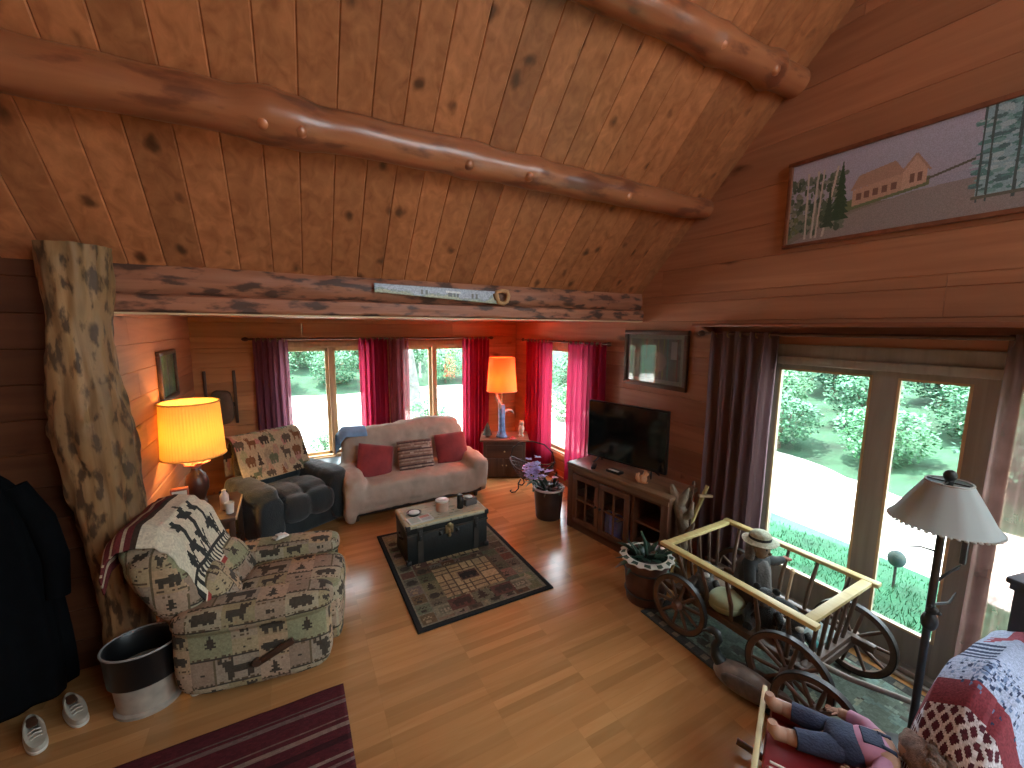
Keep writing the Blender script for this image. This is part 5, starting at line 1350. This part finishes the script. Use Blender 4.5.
for s in (-1, 1):
    m = MB(); m.tube([(.03, s * .093, .41), (-.01, s * .097, .412), (-.03, s * .099, .435), (-.035, s * .10, .470)], [.036, .038, .034, .022], 12); m.build('foot', skinc, t, 60)
for s in (-1, 1):
    m = MB(); bx, by, bz = .31, s * .195, .432
    m.ell((bx - .012, by, bz), (.024, .018, .012), .9)
    for k in range(4): m.tube([(bx - .03, by + (k - 1.5) * .010, bz), (bx - .05, by + (k - 1.5) * .012, bz + .002), (bx - .062 + .004 * abs(k - 1.5), by + (k - 1.5) * .012, bz - .006)], [.006, .0055, .004], 8)
    m.tube([(bx - .01, by - s * .016, bz), (bx - .026, by - s * .032, bz), (bx - .036, by - s * .036, bz - .004)], [.006, .0055, .004], 8); m.build('hand', skinc, t, 60)
m = MB(); m.ell((.585, 0, .50), (.070, .066, .066), .95); m.ell((.585, 0, .568), (.011, .010, .012)); m.ell((.585, .066, .50), (.016, .01, .012)); m.ell((.585, -.066, .50), (.016, .01, .012)); m.build('head', skinc, t, 60)
m = MB(); m.ell((.602, .024, .559), (.008, .009, .006)); m.ell((.602, -.024, .559), (.008, .009, .006)); m.tube([(.557, .018, .556), (.552, 0, .562), (.557, -.018, .556)], .003, 6); m.build('face', pm('face_thread', (.06, .02, .02), .7), t)
m = MB(); rnd = random.Random(6)
m.ell((.625, 0, .505), (.105, .125, .085), .9, wob=.15, wf=30)
for i in range(60):
    a = rnd.uniform(0, 2 * PI); e = rnd.uniform(-.2, 1.2); p = Vector((.61 + .08 * math.sin(e), .118 * math.cos(a), .515 + .085 * math.sin(a)))
    if p.z > .565 and p.x < .60: continue
    m.ell(p, (.024, .022, .022), nu=10, nv=6)
m.build('hair', pm('brown_yarn', (.20, .135, .11), .9, .4, 40, .6), t, 60)

# ================================================================== armchair under a jacquard throw
t = thing('armchair', 'dark upholstered armchair hidden under the blue white woven throw at the lower right', 'armchair', (2.86, .18, 0), math.radians(-4))
m = MB(); m.box((0, -.12, .22), (1.0, .70, .26), bev=.04); m.build('base', M['dkfab'], t)
m = MB(); m.ell((0, .26, .50), (.40, .10, .28), .7, .5); m.build('backrest', M['dkfab'], t, 60)
for s in (-1, 1): m = MB(); m.ell((s * .40, -.12, .34), (.09, .36, .14), .5, .5); m.build('arm', M['dkfab'], t, 60)
m = MB(); m.ell((0, -.15, .42), (.36, .32, .09), .5, .4); m.build('seat_cushion', M['dkfab'], t, 60)
for sx in (-.42, .42):
    for sy in (-.4, .18): m = MB(); m.lathe([(.022, 0), (.03, .1)], (sx, sy, 0), 10); m.build('leg', M['dkwood_z'], t)
def quilt_canvas():
    W, H = 150, 120; BL = (.36, .42, .58); NV = (.03, .045, .10); MR = (.20, .035, .05); GR = (.05, .09, .09); cv = Canvas(W, H, BL, 2); rnd = random.Random(31)
    # lattice border along the left edge, solid maroon band beside it
    cv.rect(0, 0, 30, H, (.09, .02, .035)); 
    for k in range(-H, 40 + H, 5): cv.line(k, 0, k + H, H, 1.0, (.60, .60, .66)); cv.line(k, 0, k - H, H, 1.0, (.60, .60, .66))
    cv.rect(29, 0, W, H, BL); cv.poly([(29, 0), (29, H), (36, H), (39, 60), (38, 14), (37, 0)], MR)
    up = lambda bmp: bmp[::-1]
    # leafy patch, navy stripes, maroon moose, canoe loops, bear block, checker; the far side of the chair is at small y
    for i in range(200): cv.ellipse(rnd.gauss(47, 5), rnd.gauss(56, 8), rnd.uniform(.4, 1.1), .45, rnd.choice([NV, (.14, .20, .34)]))
    for i in range(5): cv.poly([(58 + i * 5, 38), (61 + i * 5, 38), (58 + i * 4.4, 53), (55.5 + i * 4.4, 53)], NV)
    cv.stamp(82, 42, up(MOOSE), (.30, .06, .09), 2); cv.stamp(112, 40, up(BEAR), (.30, .06, .09), 2)
    for i in range(5): cv.line(84, 64 + i * 3, 104, 58 + i * 3, 1.2, NV)
    for i in range(14): cv.line(92 + i * 2.4, 77 - i * .7, 94 + i * 2.4, 82 - i * .7, 1.0, NV)
    cv.line(52, 68, 62, 82, 4, (.32, .12, .20)); cv.line(48, 66, 60, 86, 1.4, NV); cv.stamp(43, 72, up(TREE), NV, 1)
    cv.poly([(64, 82), (70, 66), (90, 64), (86, 80), (78, 86)], (.12, .18, .26))
    for i in range(4): cv.line(66 + i * 6, 84, 70 + i * 6, 65, 1.4, (.62, .68, .78))
    cv.line(64, 82, 86, 80, 1.5, (.62, .68, .78)); cv.line(70, 66, 90, 64, 1.5, (.62, .68, .78))
    cv.poly([(92, 86), (94, 70), (100, 66), (134, 66), (150, 70), (150, 90), (100, 92)], GR); cv.stamp(104, 70, up(BEAR), (.18, .27, .28), 2)
    for i in range(14):
        for j in range(7):
            if (i + j) % 2: cv.rect(44 + i * 5, 88 + j * 4.5, 49 + i * 5, 92.5 + j * 4.5, NV if i < 9 else (.12, .03, .05))
    cv.rect(116, 96, 150, 120, GR); cv.stamp(124, 98, up(TREE), (.40, .46, .62), 2)
    for i in range(5): cv.line(60 + i * 16, 8, 70 + i * 16, 26, 2, NV)
    cv.stamp(60, 26, up(FISH), NV, 1); cv.stamp(100, 26, up(FISH), (.30, .06, .09), 1)
    cv.noise(.22, 3); return cv
def quilt(u, v):
    # v: from the bottom of the rear drop (0) over the top to the seat (1); u: across
    a = u * 2 - 1
    path = [(.40, .10), (.41, .35), (.41, .60), (.375, .79), (.27, .865), (.16, .80), (.11, .64), (.02, .545), (-.18, .53), (-.40, .52)]
    k = v * (len(path) - 1); i = min(int(k), len(path) - 2); f = k - i
    y = path[i][0] * (1 - f) + path[i + 1][0] * f; z = path[i][1] * (1 - f) + path[i + 1][1] * f
    e = max(0, abs(a) - .36) / .64
    x = a * .62 if e <= 0 else math.copysign(.2232 + .36 * math.sin(e ** .9 * PI / 2), a)
    zb = z - .56 * e ** 2.4 - .10 * e
    y -= .05 * e * (1 if v < .5 else -.3)
    return (x, y + .012 * noise.noise((u * 5, v * 6, 1)), max(zb, .06) + .016 * noise.noise((u * 6, v * 5, 4)) + .012)
o = painted_sheet('woven_throw', quilt, quilt_canvas(), P_KNIT, None, thick=.012); o.location = (2.86, .18, 0); o.rotation_euler = (0, 0, math.radians(-4))
tag(o, 'blue white woven throw with maroon lattice border covering the armchair', 'blanket')

# ================================================================== floor lamp behind the armchair
t = thing('floor_lamp', 'floor lamp with flared grey shade in front of the glass door', 'lamp', (2.86, .72, .011), 0)
M['gshade'] = sheer('grey_shade', (.55, .60, .61), .4, .0)
m = MB(); m.lathe([(.205, 1.38), (.18, 1.415), (.13, 1.51), (.085, 1.592)], n=48, fold=.012, nf=12)
sh = m.build('lamp_shade', M['gshade'], t, 50)
bm = bmesh.new(); bm.from_mesh(sh.data); bmesh.ops.delete(bm, geom=[f for f in bm.faces if len(f.verts) > 4], context='FACES'); bm.to_mesh(sh.data); bm.free(); solid(sh, .003)
m = MB()
for k in range(48):
    a = 2 * PI * k / 48; m.ell((.206 * math.cos(a), .206 * math.sin(a), 1.377), (.009, .009, .006), nu=8, nv=5)
sl = pm('shade_lace', (.38, .38, .36), .8); m.build('shade_lacing', sl, sh)
m = MB(); m.tube([(.086 * math.cos(2 * PI * k / 40), .086 * math.sin(2 * PI * k / 40), 1.592) for k in range(40)], .005, 6, closed=True); m.build('shade_ring', sl, sh)
m = MB(); m.tube([(0, 0, .03), (0, 0, 1.60)], .017, 12); m.build('pole', M['iron'], t)
m = MB(); m.ell((0, 0, 1.625), (.026, .026, .03)); m.ell((.02, 0, 1.635), (.018, .014, .014)); m.lathe([(.01, 1.59), (.02, 1.60), (.012, 1.61)], n=10); m.build('finial', M['iron'], t)
m = MB(); m.tube([(-.09, 0, 1.592), (.09, 0, 1.592)], .004, 6); m.tube([(0, -.09, 1.592), (0, .09, 1.592)], .004, 6); m.build('shade_spider', M['iron'], t)
m = MB(); m.lathe([(0, 0), (.15, 0), (.155, .012), (.12, .03), (.03, .045), (0, .05)], n=32); m.build('base', M['iron'], t)
m = MB(); m.tube([(0, 0, 1.05), (.05, -.04, 1.12), (.09, -.06, 1.14)], [.008, .006, .004], 6); m.tube([(.05, -.04, 1.12), (.065, -.07, 1.17)], [.005, .003], 6); m.tube([(0, 0, .93), (.06, -.05, .95), (.10, -.06, 1.0)], [.008, .006, .004], 6); m.tube([(0, 0, 1.22), (-.06, .05, 1.24), (-.16, .08, 1.25)], [.006, .005, .003], 6); m.build('twig', M['iron'], t, 60)
m = MB(); m.ell((.0, -.005, .84), (.034, .034, .05), .9); m.ell((0, -.01, .905), (.024, .026, .024)); m.ell((-.016, -.005, .93), (.008, .007, .009)); m.ell((.016, -.005, .93), (.008, .007, .009)); m.ell((0, -.034, .90), (.011, .012, .009)); m.build('bear_ornament', M['iron'], t, 60)
m = MB(); m.lathe([(0, 1.36), (.02, 1.37), (.03, 1.42), (.02, 1.46), (0, 1.47)], n=14); m.build('bulb', M['white'], t)

# ================================================================== slate panelled cabinet at the right edge
t = thing('panelled_cabinet', 'dark slate panelled cabinet at the right edge beside the door curtain', 'cabinet', (3.28, .31, .0), math.radians(-12))
sl = pm('slate_paint', (.045, .06, .085), .45, .2, 8)
m = MB(); m.box((0, 0, .56), (.34, .34, 1.06), bev=.012); m.build('body', sl, t)
m = MB(); m.box((0, 0, 1.105), (.39, .39, .035), bev=.012); m.box((0, 0, 1.075), (.36, .36, .03)); m.build('cap', sl, t)
m = MB(); m.box((0, 0, .04), (.38, .38, .06), bev=.008); m.build('plinth', sl, t)
for z in (.30, .78):
    for (dx, dy, wx, wy) in ((-.174, 0, .012, .25), (0, .174, .25, .012)):
        m = MB(); m.box((dx, dy, z), (wx, wy, .38), bev=.005); p = m.build('panel', sl, t)
        m = MB(); m.box((dx * 1.035, dy * 1.035, z), (wx if wx > .1 and False else (.012 if dx else .17), .012 if dy else .17, .28), bev=.005); m.build('raised_field', pm('slate_field', (.10, .14, .20), .4, .2, 8), p)

# ================================================================== panorama picture high on the gable wall
def mural_canvas():
    W, H = 220, 66; cv = Canvas(W, H, (.36, .38, .50), 2); rnd = random.Random(17)
    # u runs left to right
    for y in range(30, 66): cv.rect(0, y, W, y + 1, (.33 + .002 * y, .34 + .002 * y, .42 + .003 * y))
    cv.rect(0, 0, W, 22, (.24, .22, .20)); cv.poly([(0, 0), (W, 0), (W, 26), (100, 24), (60, 18), (30, 10)], (.30, .27, .27)); cv.poly([(0, 4), (20, 14), (60, 20), (110, 26), (110, 32), (40, 26), (0, 22)], (.16, .20, .11))
    for i in range(300):
        x = rnd.uniform(0, 50); y = rnd.uniform(8, 52); cv.ellipse(x, y, rnd.uniform(1, 3), rnd.uniform(1, 3), rnd.choice([(.10, .15, .11), (.16, .20, .16), (.26, .28, .24), (.07, .11, .08)]))
    for x, w, ln in ((17, 1.8, -1), (23, 2, 2), (27, 1.6, 3), (33, 2, 9)): cv.line(x, 3, x + ln, 56, w, (.55, .52, .48))
    for k in range(9): y = 14 + k * 4.6; w = 9 - k * .95; cv.poly([(46 - w, y), (46 + w, y), (46, y + 9)], (.045, .09, .055))
    for k in range(7): y = 10 + k * 4; w = 6 - k * .8; cv.poly([(37 - w, y), (37 + w, y), (37, y + 8)], (.05, .09, .06))
    # log house
    H1, RF, WN = (.50, .33, .25), (.42, .28, .22), (.20, .11, .09)
    cv.poly([(56, 22), (92, 26), (92, 38), (56, 34)], H1); cv.poly([(54, 34), (94, 38), (86, 48), (60, 44)], RF)
    cv.poly([(92, 26), (108, 28), (108, 38), (100, 48), (92, 38)], (.56, .38, .30)); cv.line(90, 37, 100, 49, 1.5, RF); cv.line(100, 49, 110, 36, 1.5, RF)
    for i in range(5): cv.rect(59 + i * 6.4, 26 + i * .6, 63 + i * 6.4, 31 + i * .6, WN)
    cv.rect(97, 30, 100, 36, WN); cv.rect(102, 30, 105, 36, WN)
    cv.line(108, 30, 136, 36, 1.6, (.12, .12, .10))
    # tall pines at the right
    cv.rect(138, 12, W, H, (.30, .48, .56))
    for i in range(420):
        x = rnd.uniform(136, W); y = rnd.uniform(12, H); cv.ellipse(x, y, rnd.uniform(1, 5), rnd.uniform(.6, 1.6), rnd.choice([(.12, .28, .28), (.20, .40, .42), (.10, .20, .22), (.40, .56, .62)]))
    for x in (139, 144, 158, 166, 180, 196, 208): cv.line(x, 8, x + rnd.uniform(-1, 1), H, rnd.uniform(1, 2), (.08, .12, .13))
    cv.rect(136, 10, W, 12, (.14, .14, .12)); cv.noise(.14, 4); return cv
t = thing('panorama_picture', 'long framed panorama of a log house among trees high on the gable wall', 'picture', (XR - .002, 1.21, 3.335), 0); t.rotation_euler = (0, 0, -PI / 2)
PW, PH = 1.70, .63
m = MB()
for z in (-PH / 2, PH / 2): m.box((0, -.015, z), (PW + .04, .03, .03), bev=.005)
for x in (-PW / 2, PW / 2): m.box((x, -.015, 0), (.03, .03, PH - .03), bev=.005)
m.build('picture_frame', M['darkshelf'], t)
m = MB(); m.box((0, -.004, 0), (PW, .008, PH)); m.build('backing', M['dkwood'], t)
painted_sheet('picture', lambda u, v: ((u - .5) * (PW - .02), -.011, (v - .5) * (PH - .02)), mural_canvas(), painted('panorama_print', .4, 0, spec=.4), t)
# ================================================================== curtains and rods
M['cur_red'] = sheer('crimson_sheer', (.42, .030, .085), .55, .06)
M['cur_mauve'] = sheer('mauve_sheer', (.26, .10, .15), .45, .10)
M['cur_open'] = sheer('open_weave_sheer', (.36, .10, .13), .5, .34)
M['cur_door'] = sheer('dusky_curtain', (.24, .155, .17), .45, .06)
M['cur_doorr'] = sheer('dusky_sheer', (.34, .20, .18), .45, .55)
M['rod'] = pm('dark_rod', (.10, .045, .03), .4, .2, 10)
def curtain(label, org, u, w, z0, z1, folds, amp, mat, seed, flare=1.15, group=None):
    """hangs along u from org (top start); folds open towards the hem"""
    org = Vector(org); u = Vector(u).normalized(); n = u.cross(Vector((0, 0, 1)))
    rnd = random.Random(seed); ph = [rnd.uniform(-.5, .5) for _ in range(8)]
    def fn(a, b):
        z = z1 + (z0 - z1) * b; f = 1 + (flare - 1) * b
        s = (a - .5) * w * f + w * .5
        q = math.sin(2 * PI * folds * a + ph[0] * b) + .35 * math.sin(2 * PI * folds * 2.3 * a + ph[1] * 6 + b * 2)
        p = org + u * s + n * amp * q * (.75 + .35 * b) + n * .01 * noise.noise((a * 5, b * 4, seed))
        return (p.x, p.y, z)
    m = MB(); m.sheet(fn, folds * 14, 26)
    c = tag(m.build('curtain', mat, None, 80), label, 'curtain', group)
    for k in range(folds):
        p = fn((k + .5) / folds, .012); g = MB()
        cx = Vector(p); g.tube([cx + n * .0 + (n * math.cos(q) + Vector((0, 0, 1)) * math.sin(q)) * .026 for q in [2 * PI * i / 16 for i in range(16)]], .005, 6, closed=True)
        g.build('grommet', M['brass'], c, 60)
    return c
def rod(label, a, b, r=.014):
    a = Vector(a); b = Vector(b); d = (b - a).normalized()
    t = thing('curtain_rod', label, 'curtain rod', a)
    m = MB(); m.tube([(0, 0, 0), b - a], r, 12); m.build('pole', M['rod'], t)
    for p, s in ((Vector((0, 0, 0)), -1), (b - a, 1)):
        m = MB(); m.tube([p, p + d * s * .02, p + d * s * .04, p + d * s * .07, p + d * s * .085], [.012, .024, .03, .02, .004], 12); m.build('finial', M['rod'], t, 60)
    w = d.cross(Vector((0, 0, 1))) * (-1 if d.x > .5 or d.y < -.5 else 1)
    for f in (.03, .5, .97):
        p = (b - a) * f; m = MB(); m.tube([p, p + w * .085 * BR_SIGN], .008, 8); m.ell(p + w * .083 * BR_SIGN, (.02, .02, .02)); m.build('bracket', M['rod'], t)
BR_SIGN = 1
rod('curtain rod across the two back windows', (-.47, 6.59, 2.175), (3.08, 6.59, 2.175))
rod('curtain rod over the narrow corner window', (3.56, 6.20, 2.15), (3.56, 4.10, 2.15))
rod('curtain rod under the long shelf over the glass door', (3.53, 2.66, 2.31), (3.53, -.2, 2.31))
CB = 6.595
curtain('dusky mauve curtain at the far left of the back windows', (-.43, CB, 0), (1, 0, 0), .42, .10, 2.19, 5, .035, M['cur_mauve'], 1, 1.05)
curtain('red curtain left of centre between the two back windows', (.92, CB, 0), (1, 0, 0), .42, .10, 2.19, 5, .035, M['cur_red'], 2, 1.0)
curtain('open weave mauve curtain right of centre between the two back windows', (1.36, CB, 0), (1, 0, 0), .31, .10, 2.19, 4, .035, M['cur_open'], 3, 1.0)
curtain('crimson curtain at the right end of the back windows by the corner lamp', (2.58, CB, 0), (1, 0, 0), .50, .08, 2.19, 6, .035, M['cur_red'], 4, 1.0)
CS = 3.565
curtain('crimson curtain on the left of the narrow corner window', (CS, 6.12, 0), (0, -1, 0), .76, .08, 2.17, 7, .035, M['cur_red'], 5, 1.02)
curtain('crimson curtain on the right of the narrow corner window', (CS, 4.93, 0), (0, -1, 0), .82, .08, 2.17, 7, .035, M['cur_red'], 6, 1.0)
curtain('dusky grey burgundy curtain at the left of the glass door', (3.53, 2.60, 0), (0, -1, 0), .62, .05, 2.33, 5, .045, M['cur_door'], 7, .92)
curtain('thin see-through curtain at the right of the glass door', (3.53, .74, 0), (0, -1, 0), .80, .05, 2.33, 6, .035, M['cur_doorr'], 8, 1.05)

# ================================================================== outdoors
def grass_mat():
    return pm('lawn', (.022, .125, .055), .9, .35, 3, .6, bscale=60)
m = MB(); m.box((6, 10, -.40), (90, 80, .2))
g = m.build('ground', pm('pale_gravel', (.62, .60, .54), .95, .25, 1.2, .3, bscale=30)); g['kind'] = 'structure'
m = MB(); m.sheet(lambda u, v: (3.85 + u * (1.95 + .2 * math.sin(v * 9)), -9 + v * 14.2, -.26 + .05 * noise.noise((u * 3, v * 8, 2)) * (4 * u * (1 - u))), 20, 60)
o = m.build('lawn', grass_mat(), None, 80); tag(o, 'strip of green lawn outside the glass door', 'grass', None, 'stuff')
m = MB(); rnd = random.Random(2); vs = []; fs = []
for i in range(9000):
    x = 3.9 + rnd.random() * 1.85; y = -1 + rnd.random() * 5.8; a = rnd.uniform(0, 2 * PI); h = rnd.uniform(.03, .075); w = .006; z = -.26
    b = len(vs); vs += [(x - w * math.cos(a), y - w * math.sin(a), z), (x + w * math.cos(a), y + w * math.sin(a), z), (x + rnd.uniform(-.03, .03), y + rnd.uniform(-.03, .03), z + h)]; fs.append((b, b + 1, b + 2))
m.add(vs, fs); o = m.build('grass', pm('grass_blade', (.03, .15, .065), .8, .5, 2), None, 0); tag(o, 'short grass blades on the lawn by the door', 'grass', None, 'stuff')
# hillside
def hill(u, v):
    x = -30 + u * 75; y = -25 + v * 75
    d = max(max(0, (x - 8.6 + .25 * noise.noise((y * .3, 0, 0)) * 4) * 1.0), max(0, y - 17.5 + 1.5 * noise.noise((x * .25, 3, 0))))
    if x < 8 and y < 15: d = 0
    return (x, y, -.36 + .22 * d + .25 * noise.noise((x * .4, y * .4, 1)) * min(1, d))
m = MB(); m.sheet(hill, 150, 150)
o = m.build('hillside', pm('wooded_ground', (.018, .062, .03), .95, .6, 1.5, .5)); o['kind'] = 'structure'
# bushes and trees: four leaf clumps, copied
leafm = [pm('leaf_green_%d' % i, c, .6, .45, .8) for i, c in enumerate([(.032, .135, .062), (.05, .19, .08), (.022, .10, .055), (.075, .22, .10)])]
protos = []
for k in range(4):
    rnd = random.Random(40 + k); vs = []; fs = []
    for i in range(2600):
        p = Vector((rnd.gauss(0, 1), rnd.gauss(0, 1), rnd.gauss(0, 1))).normalized() * (rnd.random() ** .33)
        p = Vector((p.x * .75, p.y * .75, .62 + p.z * .62)) * (1 + .25 * noise.noise(p * 2.2 + Vector((k * 7, 0, 0))))
        d = Vector((rnd.uniform(-1, 1), rnd.uniform(-1, 1), rnd.uniform(-.4, .8))).normalized(); s = d.cross(Vector((0, 0, 1))).normalized() * .030; d = d * .085
        b = len(vs); vs += [p - d * .5, p + s, p + d * .5, p - s]; fs.append((b, b + 1, b + 2, b + 3))
    m = MB(); m.add(vs, fs); me = m.mesh('bush_leaves'); me.materials.append(leafm[k]); protos.append(me)
stem = MB(); stem.tube([(0, 0, -.3), (.02, 0, .4), (-.03, .02, .8)], [.05, .035, .015], 7); stem.tube([(0, 0, .2), (.25, .1, .7)], [.03, .01], 6); stem.tube([(0, 0, .25), (-.2, -.15, .75)], [.03, .01], 6)
stem_me = stem.mesh('bush_stem'); stem_me.materials.append(pm('bark', (.09, .07, .05), .9, .3, 10))
rnd = random.Random(77)
def bush(x, y, z, s, k, label, group, sz=1.0, cat='bush', name='bush'):
    t = thing(name, label, cat, (x, y, z), rnd.uniform(0, 6.28), group); t.scale = (s, s, s * sz)
    o = bpy.data.objects.new('foliage', protos[k]); COL.objects.link(o); o.parent = t
    o = bpy.data.objects.new('stem', stem_me); COL.objects.link(o); o.parent = t
def hz(x, y):
    d = max(max(0, x - 8.6), max(0, y - 17.5)); return -.36 + .22 * d
GA, GB, GC = 'bushes on the slope outside the glass door', 'bushes beyond the gravel drive behind the house', 'bushes by the corner window'
for r, (x, s) in enumerate([(9.5, .95), (11.3, 1.0), (13.3, 1.15), (15.7, 1.35), (18.6, 1.7)]):
    st = 1.85 * s; n = int(7.0 / st) + 1
    for i in range(n):
        y = 1.6 + (r % 2) * st * .5 + i * st
        bush(x + (i % 2) * .12, y, hz(x, y), s, rnd.randrange(4), 'leafy green bush on the slope beyond the pale path outside the glass door', GA, 1.0)
for r, (y, s, x0) in enumerate([(18.6, 1.3, -3.2), (21.2, 1.45, -2.4), (24.2, 1.7, -3.6)]):
    st = 1.85 * s
    for i in range(int(12.5 / st)):
        x = x0 + i * st
        bush(x, y + (i % 2) * .1, hz(x, y), s, rnd.randrange(4), 'green bush beyond the pale gravel seen through the back windows', GB, 1.05)
for (x, y, s) in [(7.0, 9.7, .8), (8.8, 10.8, .95), (9.4, 12.9, 1.1), (11.4, 14.6, 1.3), (8.0, 14.4, 1.0), (9.6, 16.6, 1.0), (6.1, 7.6, .5), (12.0, 12.0, 1.2)]:
    bush(x, y, hz(x, y), s, rnd.randrange(4), 'green bush seen through the narrow corner window', GC, 1.1)
bush(.55, 9.3, -.3, .55, 3, 'small low green bush just outside the left back window', None)
bush(3.05, 10.2, -.3, .75, 1, 'small green bush outside the right back window', None)
# fallen leaves and stones on the drive: tree trunk by the right back window
m = MB(); m.tube([(0, 0, -.3), (-.10, .05, 1.0), (-.25, .1, 2.4), (-.5, .2, 5.0)], [.30, .24, .20, .14], 14, wob=.2)
t = thing('tree', 'leaning tree trunk on the gravel outside the right back window', 'tree', (3.45, 13.2, 0), 0); m.build('trunk', pm('tree_bark', (.11, .12, .11), .9, .4, 6, .6), t, 60)
for k, (dx, dy, dz, s) in enumerate([(-.6, .2, 4.2, 1.6), (.5, .4, 4.6, 1.5), (-.2, -.5, 5.2, 1.8)]):
    o = bpy.data.objects.new('foliage', protos[k]); COL.objects.link(o); o.parent = t; o.location = (dx, dy, dz); o.scale = (s, s, s)
# ball ornament on a stake in the lawn
t = thing('garden_ball', 'small dark ball on a stake in the lawn outside the door', 'ornament', (5.30, 1.62, -.30), 0)
m = MB(); m.tube([(0, 0, 0), (0, 0, .28)], .012, 8); m.build('stake', M['iron'], t); m = MB(); m.ell((0, 0, .36), (.075, .075, .085)); m.build('ball', pm('dark_ball', (.02, .05, .05), .8), t, 60)

# ================================================================== light
W = bpy.data.worlds.new('World'); SC.world = W; W.use_nodes = True
bg = W.node_tree.nodes['Background']; bg.inputs[0].default_value = (.80, .93, 1.0, 1); bg.inputs[1].default_value = SKY
def light(name, typ, loc, energy, color, **k):
    d = bpy.data.lights.new(name, typ); d.energy = energy; d.color = color
    for a, v in k.items(): setattr(d, a, v)
    o = bpy.data.objects.new(name, d); COL.objects.link(o); o.location = loc; return o
s = light('sun', 'SUN', (0, 0, 20), SUN, (1, .97, .90), angle=.02)
s.rotation_euler = Vector((-.30, .16, 1)).normalized().to_track_quat('Z', 'Y').to_euler()
def portal(loc, d, w, h):
    o = light('portal', 'AREA', loc, 1, (1, 1, 1), shape='RECTANGLE', size=w, size_y=h); o.data.cycles.is_portal = True
    o.rotation_euler = Vector(d).to_track_quat('-Z', 'Y').to_euler()
portal((.48, YB + .14, 1.22), (0, -1, 0), 1.2, 1.66); portal((2.15, YB + .14, 1.22), (0, -1, 0), 1.2, 1.66)
portal((XR + .16, 5.12, 1.22), (-1, 0, 0), 1.25, 1.66); portal((XR + .16, 1.0, 1.1), (-1, 0, 0), 2.3, 2.1)
portal((2.45, YR - .16, 4.2), (0, 1, 0), 1.9, 2.4); portal((XR + .16, -1.57, 1.12), (-1, 0, 0), 2.2, 2.0); portal((XR + .16, -1.47, 3.6), (-1, 0, 0), 2.2, 2.0)
light('table_lamp_light', 'POINT', (-.87, 4.9, 1.34), LAMP, (1, .56, .18), shadow_soft_size=.05)
light('corner_red_fill', 'POINT', (2.90, 5.74, 1.55), LAMP2, (1, .15, .05), shadow_soft_size=.05)  # red light added in the lamp, standing for sun through the crimson curtains

# ================================================================== camera
cam = bpy.data.cameras.new('camera'); co = bpy.data.objects.new('camera', cam); COL.objects.link(co)
cam.sensor_width = 36; cam.sensor_fit = 'HORIZONTAL'; cam.lens = 415.5 / 1024 * 36; cam.clip_start = .05; cam.clip_end = 300
r = Vector((.8815942, -.47196559, .00633673)); d = Vector((-.0577243, -.12112924, -.99095692)); f = Vector((.46846513, .87325609, -.13403072))
Mx = Matrix((r, -d, -f)).transposed().to_4x4(); Mx.translation = (0, 0, 2.35); co.matrix_world = Mx
SC.camera = co
SC.view_settings.view_transform = 'Standard'; SC.view_settings.look = 'None'; SC.view_settings.gamma = 1
SC.view_settings.use_curve_mapping = False; SC.view_settings.exposure = EXPO
SC.cycles.max_bounces = 10; SC.cycles.diffuse_bounces = 6; SC.cycles.transparent_max_bounces = 16; SC.cycles.transmission_bounces = 6
SC.cycles.caustics_reflective = False; SC.cycles.caustics_refractive = False; SC.cycles.sample_clamp_indirect = 6
